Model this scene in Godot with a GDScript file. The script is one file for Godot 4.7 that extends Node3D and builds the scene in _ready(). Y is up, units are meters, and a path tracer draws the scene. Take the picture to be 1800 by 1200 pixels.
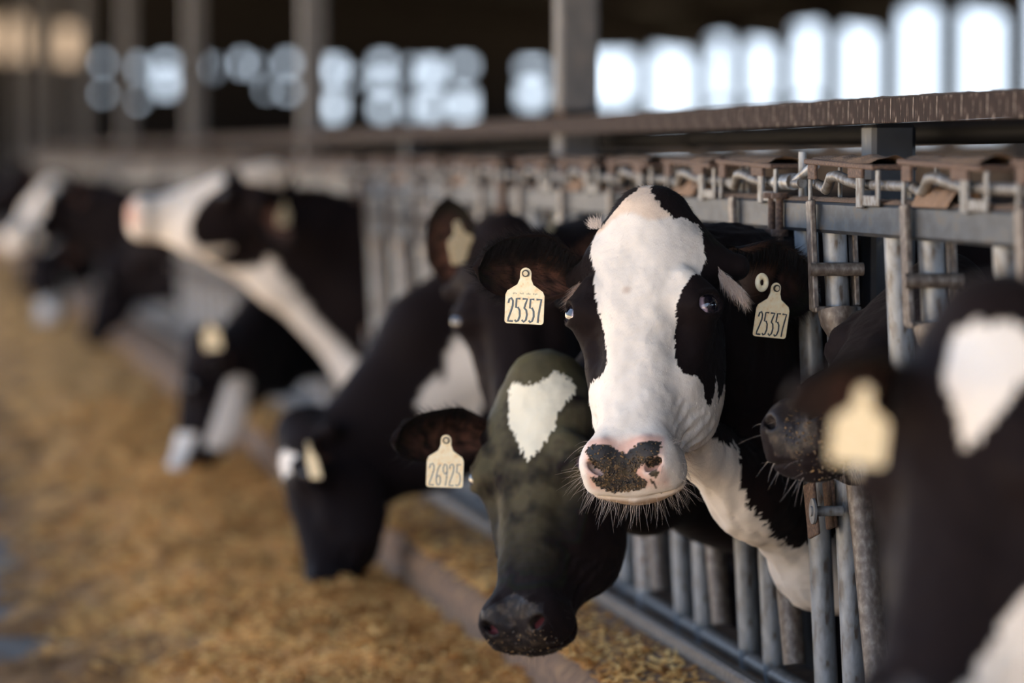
extends Node3D
# Dairy barn feed line. Fence runs along -Z at x = 1.6, feed lane on its left (x < 1.3), stalls on its right.

const FENCE_X := 1.6
const EYE := Vector3(0, 1.25, 0)
const COW_FLOOR := -0.25
const LANE := 0.0
const PITCH := 0.61
const PANEL := 3.05
const PANEL_START := -3.57

var M := {}
var taken := {}
var hW := PackedFloat32Array()
var hD := PackedFloat32Array()
var hV := PackedFloat32Array()
var hK := PackedFloat32Array()
const HY0 := -0.396
const HY1 := 0.238
var wob := FastNoiseLite.new()
var wob_fine := FastNoiseLite.new()
var head_fine := {}
var head_coarse := {}

func _ready() -> void:
	setup_view()
	setup_materials()
	build_barn()
	build_fence_line()
	build_feed()
	build_herd()

# ------------------------------------------------------------------ view and light
func setup_view() -> void:
	var cam := Camera3D.new()
	cam.name = "camera"
	add_child(cam)
	cam.position = EYE
	cam.rotation = Vector3(deg_to_rad(-2.74), deg_to_rad(-9.26), 0)
	var at := CameraAttributesPhysical.new()
	at.frustum_focal_length = 135.0
	at.exposure_aperture = 2.0
	at.frustum_focus_distance = 6.42
	at.frustum_near = 0.1
	at.frustum_far = 400.0
	cam.attributes = at
	cam.keep_aspect = Camera3D.KEEP_HEIGHT
	cam.fov = rad_to_deg(2.0 * atan(600.0 / 6750.0))
	cam.near = 0.1
	cam.far = 400.0
	cam.current = true
	# sun from behind at the left: it falls on the yard and the lane's edge, and reaches the cattle only as bounced light
	var sun := DirectionalLight3D.new()
	sun.name = "sun"
	add_child(sun)
	sun.look_at_from_position(Vector3.ZERO, Vector3(0.42, -1.0, -0.36), Vector3.UP)
	sun.light_color = Color(1.0, 0.93, 0.83)
	sun.light_energy = 10.0
	sun.light_angular_distance = 0.6
	sun.shadow_enabled = true
	sun.sky_mode = DirectionalLight3D.SKY_MODE_LIGHT_ONLY
	var we := WorldEnvironment.new()
	we.name = "world_environment"
	var env := Environment.new()
	var sky := Sky.new()
	var sm := ProceduralSkyMaterial.new()
	sm.sky_top_color = Color(0.70, 0.82, 1.0)
	sm.sky_horizon_color = Color(0.88, 0.94, 1.0)
	sm.ground_bottom_color = Color(0.35, 0.33, 0.30)
	sm.ground_horizon_color = Color(0.45, 0.43, 0.40)
	sm.sky_energy_multiplier = 1.0
	sky.sky_material = sm
	env.background_mode = Environment.BG_SKY
	env.sky = sky
	env.tonemap_mode = Environment.TONE_MAPPER_LINEAR
	env.tonemap_exposure = 2.6
	env.sdfgi_enabled = true
	env.ssao_enabled = true
	env.ssil_enabled = true
	we.environment = env
	add_child(we)

# ------------------------------------------------------------------ helpers
func numbered(called: String) -> String:
	var n: int = taken.get(called, 0)
	taken[called] = n + 1
	return called if n == 0 else "%s_%03d" % [called, n]

func tag(o: Node, label := "", category := "", group := "", kind := "") -> void:
	if label: o.set_meta("label", label)
	if category: o.set_meta("category", category)
	if group: o.set_meta("group", group)
	if kind: o.set_meta("kind", kind)

func thing(called: String, at: Vector3, label: String, category: String, group := "") -> Node3D:
	var o := Node3D.new()
	o.name = numbered(called)
	add_child(o)
	o.position = at
	tag(o, label, category, group)
	return o

func obj(called: String, mesh: Mesh, mat: Material, parent: Node = null) -> MeshInstance3D:
	var o := MeshInstance3D.new()
	o.mesh = mesh
	if mat: o.material_override = mat
	if parent == null or parent == self:
		o.name = numbered(called)
		add_child(o)
	else:
		var n := 0
		var nm := called
		while parent.has_node(nm):
			n += 1
			nm = "%s_%03d" % [called, n]
		o.name = nm
		parent.add_child(o)
	return o

func st_new() -> SurfaceTool:
	var st := SurfaceTool.new()
	st.begin(Mesh.PRIMITIVE_TRIANGLES)
	return st

func tri(st: SurfaceTool, a: Vector3, b: Vector3, c: Vector3) -> void:
	st.add_vertex(a); st.add_vertex(c); st.add_vertex(b)   # counter-clockwise in, clockwise out

func quad(st: SurfaceTool, a: Vector3, b: Vector3, c: Vector3, d: Vector3) -> void:
	tri(st, a, b, c); tri(st, a, c, d)

func done(st: SurfaceTool) -> ArrayMesh:
	st.generate_normals()
	return st.commit()

# box with chamfered long edges, in a frame
func add_box(st: SurfaceTool, t: Transform3D, s: Vector3, ch := 0.004) -> void:
	st.set_smooth_group(-1)
	var h := s * 0.5
	var c := minf(ch, minf(h.x, minf(h.y, h.z)) * 0.6)
	var px := func(a: float, b: float, cc: float) -> Vector3: return t * Vector3(a, b, cc)
	var inner := h - Vector3(c, c, c)
	for ax in 3:
		for sg in [-1.0, 1.0]:
			var u := (ax + 1) % 3
			var v := (ax + 2) % 3
			var q := []
			for k in [[-1, -1], [1, -1], [1, 1], [-1, 1]]:
				var p := Vector3()
				p[ax] = sg * h[ax]
				p[u] = k[0] * inner[u]
				p[v] = k[1] * inner[v]
				q.append(t * p)
			if sg > 0: quad(st, q[0], q[1], q[2], q[3])
			else: quad(st, q[3], q[2], q[1], q[0])
	for ax in 3:
		var u := (ax + 1) % 3
		var v := (ax + 2) % 3
		for su in [-1.0, 1.0]:
			for sv in [-1.0, 1.0]:
				var p0 := Vector3(); var p1 := Vector3(); var p2 := Vector3(); var p3 := Vector3()
				p0[u] = su * h[u]; p0[v] = sv * inner[v]; p0[ax] = -inner[ax]
				p1[u] = su * h[u]; p1[v] = sv * inner[v]; p1[ax] = inner[ax]
				p2[u] = su * inner[u]; p2[v] = sv * h[v]; p2[ax] = inner[ax]
				p3[u] = su * inner[u]; p3[v] = sv * h[v]; p3[ax] = -inner[ax]
				if su * sv > 0: quad(st, t * p0, t * p3, t * p2, t * p1)
				else: quad(st, t * p0, t * p1, t * p2, t * p3)
	for sx in [-1.0, 1.0]:
		for sy in [-1.0, 1.0]:
			for sz in [-1.0, 1.0]:
				var a := t * Vector3(sx * h.x, sy * inner.y, sz * inner.z)
				var b := t * Vector3(sx * inner.x, sy * h.y, sz * inner.z)
				var d := t * Vector3(sx * inner.x, sy * inner.y, sz * h.z)
				if sx * sy * sz > 0: tri(st, a, b, d)
				else: tri(st, a, d, b)

func box_at(at: Vector3, s: Vector3, ch := 0.004) -> ArrayMesh:
	var st := st_new()
	add_box(st, Transform3D(Basis(), at), s, ch)
	return done(st)

# tube along a list of points with a radius each, closed ends
func add_tube(st: SurfaceTool, pts: Array, radii: Array, sides := 12, cap := true) -> void:
	var n := pts.size()
	var rings := []
	var nrm := Vector3.ZERO
	for i in n:
		var d: Vector3 = (pts[mini(i + 1, n - 1)] - pts[maxi(i - 1, 0)])
		d = d.normalized()
		if i == 0:
			nrm = d.cross(Vector3.UP if absf(d.y) < 0.9 else Vector3.RIGHT).normalized()
		nrm = (nrm - d * nrm.dot(d)).normalized()
		var bn := d.cross(nrm)
		var ring := []
		for k in sides:
			var a := TAU * k / sides
			ring.append(pts[i] + (nrm * cos(a) + bn * sin(a)) * float(radii[mini(i, radii.size() - 1)]))
		rings.append(ring)
	st.set_smooth_group(1)
	for i in n - 1:
		for k in sides:
			var k2 := (k + 1) % sides
			quad(st, rings[i][k], rings[i][k2], rings[i + 1][k2], rings[i + 1][k])
	if cap:
		st.set_smooth_group(-1)
		for k in range(1, sides - 1):
			tri(st, rings[0][0], rings[0][k + 1], rings[0][k])
			tri(st, rings[n - 1][0], rings[n - 1][k], rings[n - 1][k + 1])

func tube(pts: Array, radii: Array, sides := 12) -> ArrayMesh:
	var st := st_new()
	add_tube(st, pts, radii, sides)
	return done(st)

# flat bar (rectangular section) along points; wide = direction of its width
func add_bar(st: SurfaceTool, a: Vector3, b: Vector3, wide: Vector3, w: float, th: float, ch := 0.002) -> void:
	var y := (b - a).normalized()
	var x := (wide - y * wide.dot(y)).normalized()
	var z := x.cross(y)
	add_box(st, Transform3D(Basis(x, y, z), (a + b) * 0.5), Vector3(w, (b - a).length(), th), ch)

func sm(a: float, b: float, x: float) -> float:
	var t := clampf((x - a) / (b - a), 0, 1)
	return t * t * (3 - 2 * t)

# ------------------------------------------------------------------ materials
func noise_tex(seed_: int, freq: float, oct: int, ramp: Array, normal := false, bump := 4.0, size := 512, kind := FastNoiseLite.TYPE_SIMPLEX_SMOOTH) -> NoiseTexture2D:
	var n := FastNoiseLite.new()
	n.seed = seed_
	n.noise_type = kind
	n.frequency = freq
	n.fractal_octaves = oct
	var t := NoiseTexture2D.new()
	t.width = size
	t.height = size
	t.seamless = true
	t.noise = n
	if normal:
		t.as_normal_map = true
		t.bump_strength = bump
	if ramp.size():
		var g := Gradient.new()
		var offs := PackedFloat32Array()
		var cols := PackedColorArray()
		for r in ramp:
			offs.append(r[0]); cols.append(r[1])
		g.offsets = offs
		g.colors = cols
		t.color_ramp = g
	return t

func mat(tex: Texture2D, scale: Vector3, rough: float, metal := 0.0, col := Color.WHITE, world := true) -> StandardMaterial3D:
	var m := StandardMaterial3D.new()
	m.albedo_color = col
	m.roughness = rough
	m.metallic = metal
	if tex:
		m.albedo_texture = tex
		m.uv1_triplanar = true
		m.uv1_world_triplanar = world
		m.uv1_scale = scale
	return m

func c8(r: float, g: float, b: float) -> Color:
	return Color(r / 255.0, g / 255.0, b / 255.0)

func setup_materials() -> void:
	wob.seed = 5; wob.frequency = 22.0; wob.fractal_octaves = 3
	wob_fine.seed = 9; wob_fine.frequency = 160.0; wob_fine.fractal_octaves = 2
	var galv := noise_tex(1, 0.015, 5, [[0.0, c8(60, 44, 32)], [0.24, c8(86, 76, 66)], [0.36, c8(114, 116, 118)], [0.65, c8(134, 138, 142)], [1.0, c8(158, 162, 166)]])
	M.galv = mat(galv, Vector3(5, 1.6, 5), 0.42, 0.2)
	M.latch = mat(noise_tex(1, 0.015, 5, [[0.0, c8(52, 40, 31)], [0.35, c8(82, 72, 62)], [0.5, c8(104, 103, 101)], [1.0, c8(136, 138, 140)]]), Vector3(7, 4, 7), 0.5, 0.1)
	M.galv.normal_enabled = true
	M.galv.normal_texture = noise_tex(2, 0.05, 4, [], true, 1.6)
	M.galv.normal_scale = 0.4
	var rusty := noise_tex(3, 0.02, 5, [[0.0, c8(92, 72, 58)], [0.35, c8(128, 112, 98)], [0.5, c8(160, 154, 148)], [0.75, c8(188, 188, 188)], [1.0, c8(150, 138, 124)]])
	M.rusty = mat(rusty, Vector3(6, 4, 6), 0.6, 0.2)
	var lever := noise_tex(4, 0.03, 5, [[0.0, c8(60, 50, 44)], [0.5, c8(96, 86, 78)], [0.75, c8(122, 114, 106)], [1.0, c8(150, 146, 140)]])
	M.lever = mat(lever, Vector3(5, 3, 5), 0.5, 0.25)
	var beam := noise_tex(6, 0.012, 5, [[0.0, c8(22, 23, 26)], [0.4, c8(36, 40, 46)], [0.6, c8(50, 56, 64)], [0.78, c8(58, 57, 55)], [1.0, c8(72, 55, 41)]])
	M.beam = mat(beam, Vector3(2.5, 4, 2.0), 0.55, 0.1)
	var rail := noise_tex(7, 0.03, 4, [[0.0, c8(26, 18, 16)], [0.62, c8(44, 32, 28)], [0.74, c8(60, 46, 40)], [0.82, c8(150, 138, 128)], [1.0, c8(190, 182, 172)]])
	M.rail = mat(rail, Vector3(3, 1.0, 7), 0.75, 0.0)
	M.rail.metallic_specular = 0.2
	M.post = mat(noise_tex(8, 0.02, 5, [[0.0, c8(18, 19, 23)], [0.7, c8(30, 32, 37)], [0.85, c8(46, 44, 43)], [1.0, c8(84, 76, 68)]]), Vector3(2, 1, 2), 0.55)
	M.column = mat(noise_tex(8, 0.02, 5, [[0.0, c8(62, 61, 62)], [0.6, c8(80, 78, 78)], [1.0, c8(94, 86, 80)]]), Vector3(2, 1, 2), 0.6)
	M.plate = mat(noise_tex(10, 0.04, 5, [[0.0, c8(48, 35, 28)], [0.5, c8(82, 62, 50)], [1.0, c8(120, 94, 76)]]), Vector3(6, 6, 6), 0.8)
	M.dust = mat(noise_tex(11, 0.06, 5, [[0.0, c8(80, 60, 42)], [0.5, c8(142, 112, 88)], [1.0, c8(190, 160, 132)]]), Vector3(8, 8, 8), 0.95)
	M.dust.normal_enabled = true
	M.dust.normal_texture = noise_tex(12, 0.1, 4, [], true, 8.0)
	M.feed = mat(noise_tex(13, 0.05, 5, [[0.0, c8(124, 76, 32)], [0.4, c8(216, 150, 82)], [0.6, c8(248, 180, 98)], [1.0, c8(255, 210, 130)]]), Vector3(2.2, 2.2, 2.2), 0.95)
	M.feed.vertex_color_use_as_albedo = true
	M.feed.normal_enabled = true
	M.feed.normal_texture = noise_tex(14, 0.09, 4, [], true, 10.0)
	M.chip = StandardMaterial3D.new()
	M.chip.vertex_color_use_as_albedo = true
	M.chip.roughness = 0.9
	M.curb = mat(noise_tex(15, 0.03, 5, [[0.0, c8(88, 62, 42)], [0.5, c8(126, 94, 68)], [0.75, c8(158, 118, 78)], [1.0, c8(182, 140, 90)]]), Vector3(1.5, 1.5, 1.5), 0.9)
	M.lane = mat(noise_tex(16, 0.02, 5, [[0.0, c8(96, 86, 78)], [1.0, c8(142, 132, 122)]]), Vector3(0.7, 0.7, 0.7), 0.85)
	M.alley = mat(noise_tex(17, 0.02, 5, [[0.0, c8(40, 34, 28)], [1.0, c8(78, 66, 54)]]), Vector3(0.7, 0.7, 0.7), 0.7)
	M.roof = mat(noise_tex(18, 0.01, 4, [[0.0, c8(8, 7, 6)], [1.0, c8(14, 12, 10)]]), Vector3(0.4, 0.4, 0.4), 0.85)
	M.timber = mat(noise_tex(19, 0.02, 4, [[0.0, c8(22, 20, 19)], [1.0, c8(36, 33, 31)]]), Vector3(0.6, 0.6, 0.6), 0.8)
	M.roof.metallic_specular = 0.1
	M.timber.metallic_specular = 0.1
	M.tan = mat(noise_tex(20, 0.02, 4, [[0.0, c8(58, 50, 42)], [1.0, c8(74, 65, 56)]]), Vector3(0.4, 0.4, 0.4), 0.9)
	M.sand = mat(noise_tex(21, 0.03, 4, [[0.0, c8(112, 90, 70)], [1.0, c8(140, 116, 94)]]), Vector3(0.5, 0.5, 0.5), 0.95)
	M.field = mat(noise_tex(22, 0.01, 4, [[0.0, c8(140, 130, 110)], [1.0, c8(172, 160, 138)]]), Vector3(0.2, 0.2, 0.2), 0.95)
	# coat of the cattle: colour per vertex, fine hair relief
	M.fur = StandardMaterial3D.new()
	M.fur.vertex_color_use_as_albedo = true
	M.fur.roughness = 0.58
	M.fur.metallic_specular = 0.13
	M.fur.rim_enabled = true
	M.fur.rim = 0.06
	M.fur.rim_tint = 0.4
	M.fur.uv1_triplanar = true
	M.fur.uv1_scale = Vector3(16, 5, 16)
	M.fur.normal_enabled = true
	M.fur.normal_texture = noise_tex(30, 0.05, 4, [], true, 5.0)
	M.fur.normal_scale = 0.4
	M.wet = StandardMaterial3D.new()
	M.wet.vertex_color_use_as_albedo = true
	M.wet.roughness = 0.42
	M.wet.metallic_specular = 0.25
	M.wet.uv1_triplanar = true
	M.wet.uv1_scale = Vector3(9, 9, 9)
	M.wet.normal_enabled = true
	M.wet.normal_texture = noise_tex(31, 0.05, 3, [], true, 6.0, 512, FastNoiseLite.TYPE_CELLULAR)
	M.wet.normal_scale = 0.35
	M.hair_dark = StandardMaterial3D.new()
	M.hair_dark.albedo_color = c8(32, 29, 30)
	M.hair_dark.roughness = 0.5
	M.hair_pale = StandardMaterial3D.new()
	M.hair_pale.albedo_color = c8(214, 196, 182)
	M.hair_pale.roughness = 0.6
	M.eye = StandardMaterial3D.new()
	M.eye.vertex_color_use_as_albedo = true
	M.eye.roughness = 0.06
	M.eye.clearcoat_enabled = true
	M.eye.clearcoat = 1.0
	M.eye.clearcoat_roughness = 0.03
	M.tag = mat(noise_tex(32, 0.02, 4, [[0.0, c8(236, 200, 146)], [0.35, c8(252, 232, 190)], [1.0, c8(255, 243, 212)]]), Vector3(9, 9, 9), 0.55, 0.0, Color.WHITE, false)
	M.tag_old = mat(noise_tex(33, 0.02, 4, [[0.0, c8(200, 162, 104)], [0.45, c8(224, 204, 164)], [1.0, c8(232, 220, 194)]]), Vector3(9, 9, 9), 0.6, 0.0, Color.WHITE, false)
	M.ink = mat(null, Vector3.ONE, 0.7, 0.0, c8(46, 54, 62))
	M.ink_grey = mat(null, Vector3.ONE, 0.7, 0.0, c8(98, 106, 110))
	M.ink_faded = mat(null, Vector3.ONE, 0.7, 0.0, c8(132, 138, 136))
	M.ink_pale = mat(null, Vector3.ONE, 0.7, 0.0, c8(186, 178, 150))
	M.plastic_dark = mat(null, Vector3.ONE, 0.4, 0.0, c8(36, 32, 28))
	M.pipe_black = mat(null, Vector3.ONE, 0.65, 0.0, c8(20, 19, 20))
	M.pipe_black.metallic_specular = 0.15

# ------------------------------------------------------------------ barn
func struct(called: String, mesh: Mesh, m: Material, label := "", parent: Node = null) -> MeshInstance3D:
	var o := obj(called, mesh, m, parent)
	if parent == null:
		tag(o, label, "", "", "structure")
	return o

func slab(called: String, lo: Vector3, hi: Vector3, m: Material, label := "", parent: Node = null) -> MeshInstance3D:
	return struct(called, box_at((lo + hi) * 0.5, hi - lo, 0.01), m, label, parent)

func build_barn() -> void:
	slab("ground", Vector3(-60, -0.6, -160), Vector3(90, -0.45, 40), M.field, "pale bare ground outside the barn")
	slab("floor", Vector3(-4.0, -0.45, -66), Vector3(FENCE_X - 0.30, LANE, 3.0), M.lane, "grey concrete floor of the feed lane")
	slab("floor", Vector3(FENCE_X + 0.15, -0.45, -66), Vector3(13.2, COW_FLOOR, 3.0), M.alley, "dark manure-covered concrete floor behind the headlocks")
	# manger curb that carries the headlocks
	var st := st_new()
	var prof := [Vector2(-0.30, -0.45), Vector2(-0.30, 0.235), Vector2(-0.275, 0.262), Vector2(-0.02, 0.272), Vector2(0.14, 0.272), Vector2(0.15, 0.26), Vector2(0.15, -0.45)]
	var nz := 60
	for i in nz:
		var z0 := 3.0 - i * 69.0 / nz
		var z1 := 3.0 - (i + 1) * 69.0 / nz
		for k in prof.size() - 1:
			var a: Vector2 = prof[k]
			var b: Vector2 = prof[k + 1]
			quad(st, Vector3(FENCE_X + a.x, a.y, z1), Vector3(FENCE_X + a.x, a.y, z0), Vector3(FENCE_X + b.x, b.y, z0), Vector3(FENCE_X + b.x, b.y, z1))
	struct("curb", done(st), M.curb, "brown concrete manger curb under the headlocks")
	# roof, one slope, with purlins and rafters
	var ra := Vector3(-3.6, 5.4, 0)
	var rb := Vector3(14.2, 3.42, 0)
	st = st_new()
	var along := (rb - ra).normalized()
	add_box(st, Transform3D(Basis(along, Vector3(-along.y, along.x, 0), Vector3(0, 0, 1)), (ra + rb) * 0.5 + Vector3(0, 0.08, -32.0)), Vector3((rb - ra).length(), 0.12, 69.0), 0.01)
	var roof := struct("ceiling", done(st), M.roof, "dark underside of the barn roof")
	for i in 9:
		var f := (i + 0.5) / 9.0
		var c := ra.lerp(rb, f)
		var s2 := st_new()
		add_box(s2, Transform3D(Basis(), c + Vector3(0, -0.11, -32)), Vector3(0.07, 0.2, 68.0), 0.01)
		obj("purlin", done(s2), M.timber, roof)
	for i in 11:
		var s3 := st_new()
		var z := -3.53 - i * 6.1
		add_box(s3, Transform3D(Basis(along, Vector3(-along.y, along.x, 0), Vector3(0, 0, 1)), (ra + rb) * 0.5 + Vector3(0, -0.34, z)), Vector3((rb - ra).length() - 0.3, 0.24, 0.12), 0.01)
		obj("rafter", done(s3), M.timber, roof)
	# side wall: low kerb wall, posts, header; open to daylight between
	var side := slab("wall_right", Vector3(13.0, COW_FLOOR - 0.1, -66), Vector3(13.2, 1.53, 3.0), M.sand, "low side wall of the barn under wide openings")
	slab("wall_header", Vector3(13.0, 3.16, -66), Vector3(13.2, 3.6, 3.0), M.roof, "", side)
	var pz := [-1.0, -6.0, -11.0, -16.0, -21.0, -26.0, -31.0, -35.0, -38.0, -40.7, -43.4, -46.3, -49.2, -52.3, -55.2, -58.2, -61.0, -65.7]
	for z in pz:
		slab("wall_post", Vector3(12.9, 1.3, z - 0.10), Vector3(13.19, 3.18, z + 0.10), M.timber, "", side)
	slab("wall_rail", Vector3(13.05, 2.02, -61.0), Vector3(13.15, 2.12, -52.3), M.timber, "", side)
	# end wall with the small openings seen between the columns
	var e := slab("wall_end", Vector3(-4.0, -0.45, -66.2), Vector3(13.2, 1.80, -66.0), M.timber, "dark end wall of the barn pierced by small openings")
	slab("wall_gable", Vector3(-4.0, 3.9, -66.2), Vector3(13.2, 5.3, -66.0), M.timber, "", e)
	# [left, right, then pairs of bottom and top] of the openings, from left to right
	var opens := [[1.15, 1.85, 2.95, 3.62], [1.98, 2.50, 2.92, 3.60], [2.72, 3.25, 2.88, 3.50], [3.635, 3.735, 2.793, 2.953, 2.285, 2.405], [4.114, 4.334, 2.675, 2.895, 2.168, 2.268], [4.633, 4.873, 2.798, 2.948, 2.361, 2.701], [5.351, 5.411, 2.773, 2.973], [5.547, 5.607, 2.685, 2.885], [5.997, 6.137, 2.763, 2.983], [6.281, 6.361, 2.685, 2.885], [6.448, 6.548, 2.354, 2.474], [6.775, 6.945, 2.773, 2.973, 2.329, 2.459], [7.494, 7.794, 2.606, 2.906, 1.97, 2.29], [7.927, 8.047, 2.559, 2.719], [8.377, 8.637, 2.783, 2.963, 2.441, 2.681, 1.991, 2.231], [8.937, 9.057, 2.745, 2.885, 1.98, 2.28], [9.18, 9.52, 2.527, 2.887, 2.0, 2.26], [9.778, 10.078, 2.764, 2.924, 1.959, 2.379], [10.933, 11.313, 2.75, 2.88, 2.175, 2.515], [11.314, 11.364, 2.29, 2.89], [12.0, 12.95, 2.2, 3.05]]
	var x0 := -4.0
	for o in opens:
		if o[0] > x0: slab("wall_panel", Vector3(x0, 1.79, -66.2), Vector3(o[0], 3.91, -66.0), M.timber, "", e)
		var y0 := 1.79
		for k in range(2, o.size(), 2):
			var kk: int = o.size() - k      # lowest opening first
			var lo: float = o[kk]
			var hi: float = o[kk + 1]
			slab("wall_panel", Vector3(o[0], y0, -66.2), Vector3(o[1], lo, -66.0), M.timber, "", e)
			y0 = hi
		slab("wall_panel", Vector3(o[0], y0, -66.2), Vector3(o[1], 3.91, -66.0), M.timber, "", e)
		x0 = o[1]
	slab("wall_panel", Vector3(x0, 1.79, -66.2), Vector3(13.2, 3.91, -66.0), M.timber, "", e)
	# pale building outside, seen through the high openings at left
	var nb := thing("neighbouring_barn", Vector3(-2.2, -0.45, -96.0), "tan boarded building outside, seen through high openings at upper left", "building")
	obj("wall", box_at(Vector3(0, 3.5, 0), Vector3(14, 7, 6), 0.05), M.tan, nb)
	var rs := st_new()
	add_box(rs, Transform3D(Basis(Vector3(0, 0, 1), 0.06), Vector3(0, 7.2, 0)), Vector3(15, 0.25, 7), 0.02)
	obj("roof", done(rs), M.roof, nb)
	for i2 in 9:
		obj("batten", box_at(Vector3(-6.4 + i2 * 1.0, 3.5, 3.04), Vector3(0.22, 7, 0.08), 0.01), M.timber, nb)
	var sf := thing("stall_frame", Vector3(8.0, COW_FLOOR, -30.0), "blurred stall frame of posts and rails behind the headlocks", "stall frame")
	for i3 in 14:
		obj("post", box_at(Vector3(0, 0.84, 24.0 - i3 * 3.4), Vector3(0.14, 1.68, 0.12), 0.01), M.timber, sf)
	for hh in [0.75, 1.56]:
		obj("rail", tube([Vector3(-0.08, hh, -22), Vector3(-0.08, hh, 25)], [0.03], 10), M.lever, sf)
	# roof columns on the fence line, every second post
	for i in 9:
		var z := -3.53 - i * 6.1
		var top := ra.lerp(rb, (1.735 - ra.x) / (rb.x - ra.x)).y - 0.3
		var s4 := st_new()
		add_box(s4, Transform3D(Basis(), Vector3(1.735, (top + COW_FLOOR) * 0.5, z)), Vector3(0.10, top - COW_FLOOR, 0.10), 0.008)
		var c := struct("column", done(s4), M.column, ["grey steel roof column nearest the camera, past the right edge", "large grey steel roof column rising above the white-faced cow", "second grey roof column, above the white-muzzled cow", "third grey roof column, blurred, at upper left", "fourth blurred roof column at upper left"][i] if i < 5 else "far blurred grey roof column of the feed line")
	for i in 9:
		var z := -6.58 - i * 6.1
		var s5 := st_new()
		add_box(s5, Transform3D(Basis(), Vector3(1.745, (1.31 + COW_FLOOR) * 0.5, z)), Vector3(0.08, 1.31 - COW_FLOOR, 0.084), 0.008)
		var lab: String = "short dark steel fence post beside the white-faced cow, nearest of its row" if i == 0 else ["short dark fence post between the two nearest roof columns", "blurred short dark fence post behind the cow with raised white muzzle"][i - 1] if i < 3 else "blurred short dark fence post far down the feed line"
		var p := obj("fence_post", done(s5), M.post)
		tag(p, lab, "post", "short posts of the fence")

# ------------------------------------------------------------------ headlocks
func fx(y: float) -> float:            # the headlocks lean towards the lane at the top
	return FENCE_X + 0.03 - (y - 0.25) * 0.05

func fp(y: float, z: float, out := 0.0) -> Vector3:
	return Vector3(fx(y) - out, y, z)

func dust_strip(z0: float, z1: float, y: float, x: float, half: float, high: float, rng: RandomNumberGenerator) -> ArrayMesh:
	var st := st_new()
	st.set_smooth_group(1)
	var n := int((z1 - z0) / 0.012)
	var rows := []
	for i in n + 1:
		var z := lerpf(z0, z1, float(i) / n)
		var row := []
		for k in 6:
			var u := -1.0 + 2.0 * k / 5.0
			var b := wob.get_noise_3d(z * 0.9, u * 0.04 + 3.0, 1.7 + z0) * 0.5 + 0.5
			var hgt := maxf(0.0, high * (1.0 - u * u) * (0.2 + 1.5 * b) + rng.randf_range(-0.0012, 0.0016))
			row.append(Vector3(x + u * half, y + (hgt if k > 0 and k < 5 else -0.001), z))
		rows.append(row)
	for i in n:
		for k in 5:
			quad(st, rows[i][k], rows[i + 1][k], rows[i + 1][k + 1], rows[i][k + 1])
	return done(st)

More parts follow.
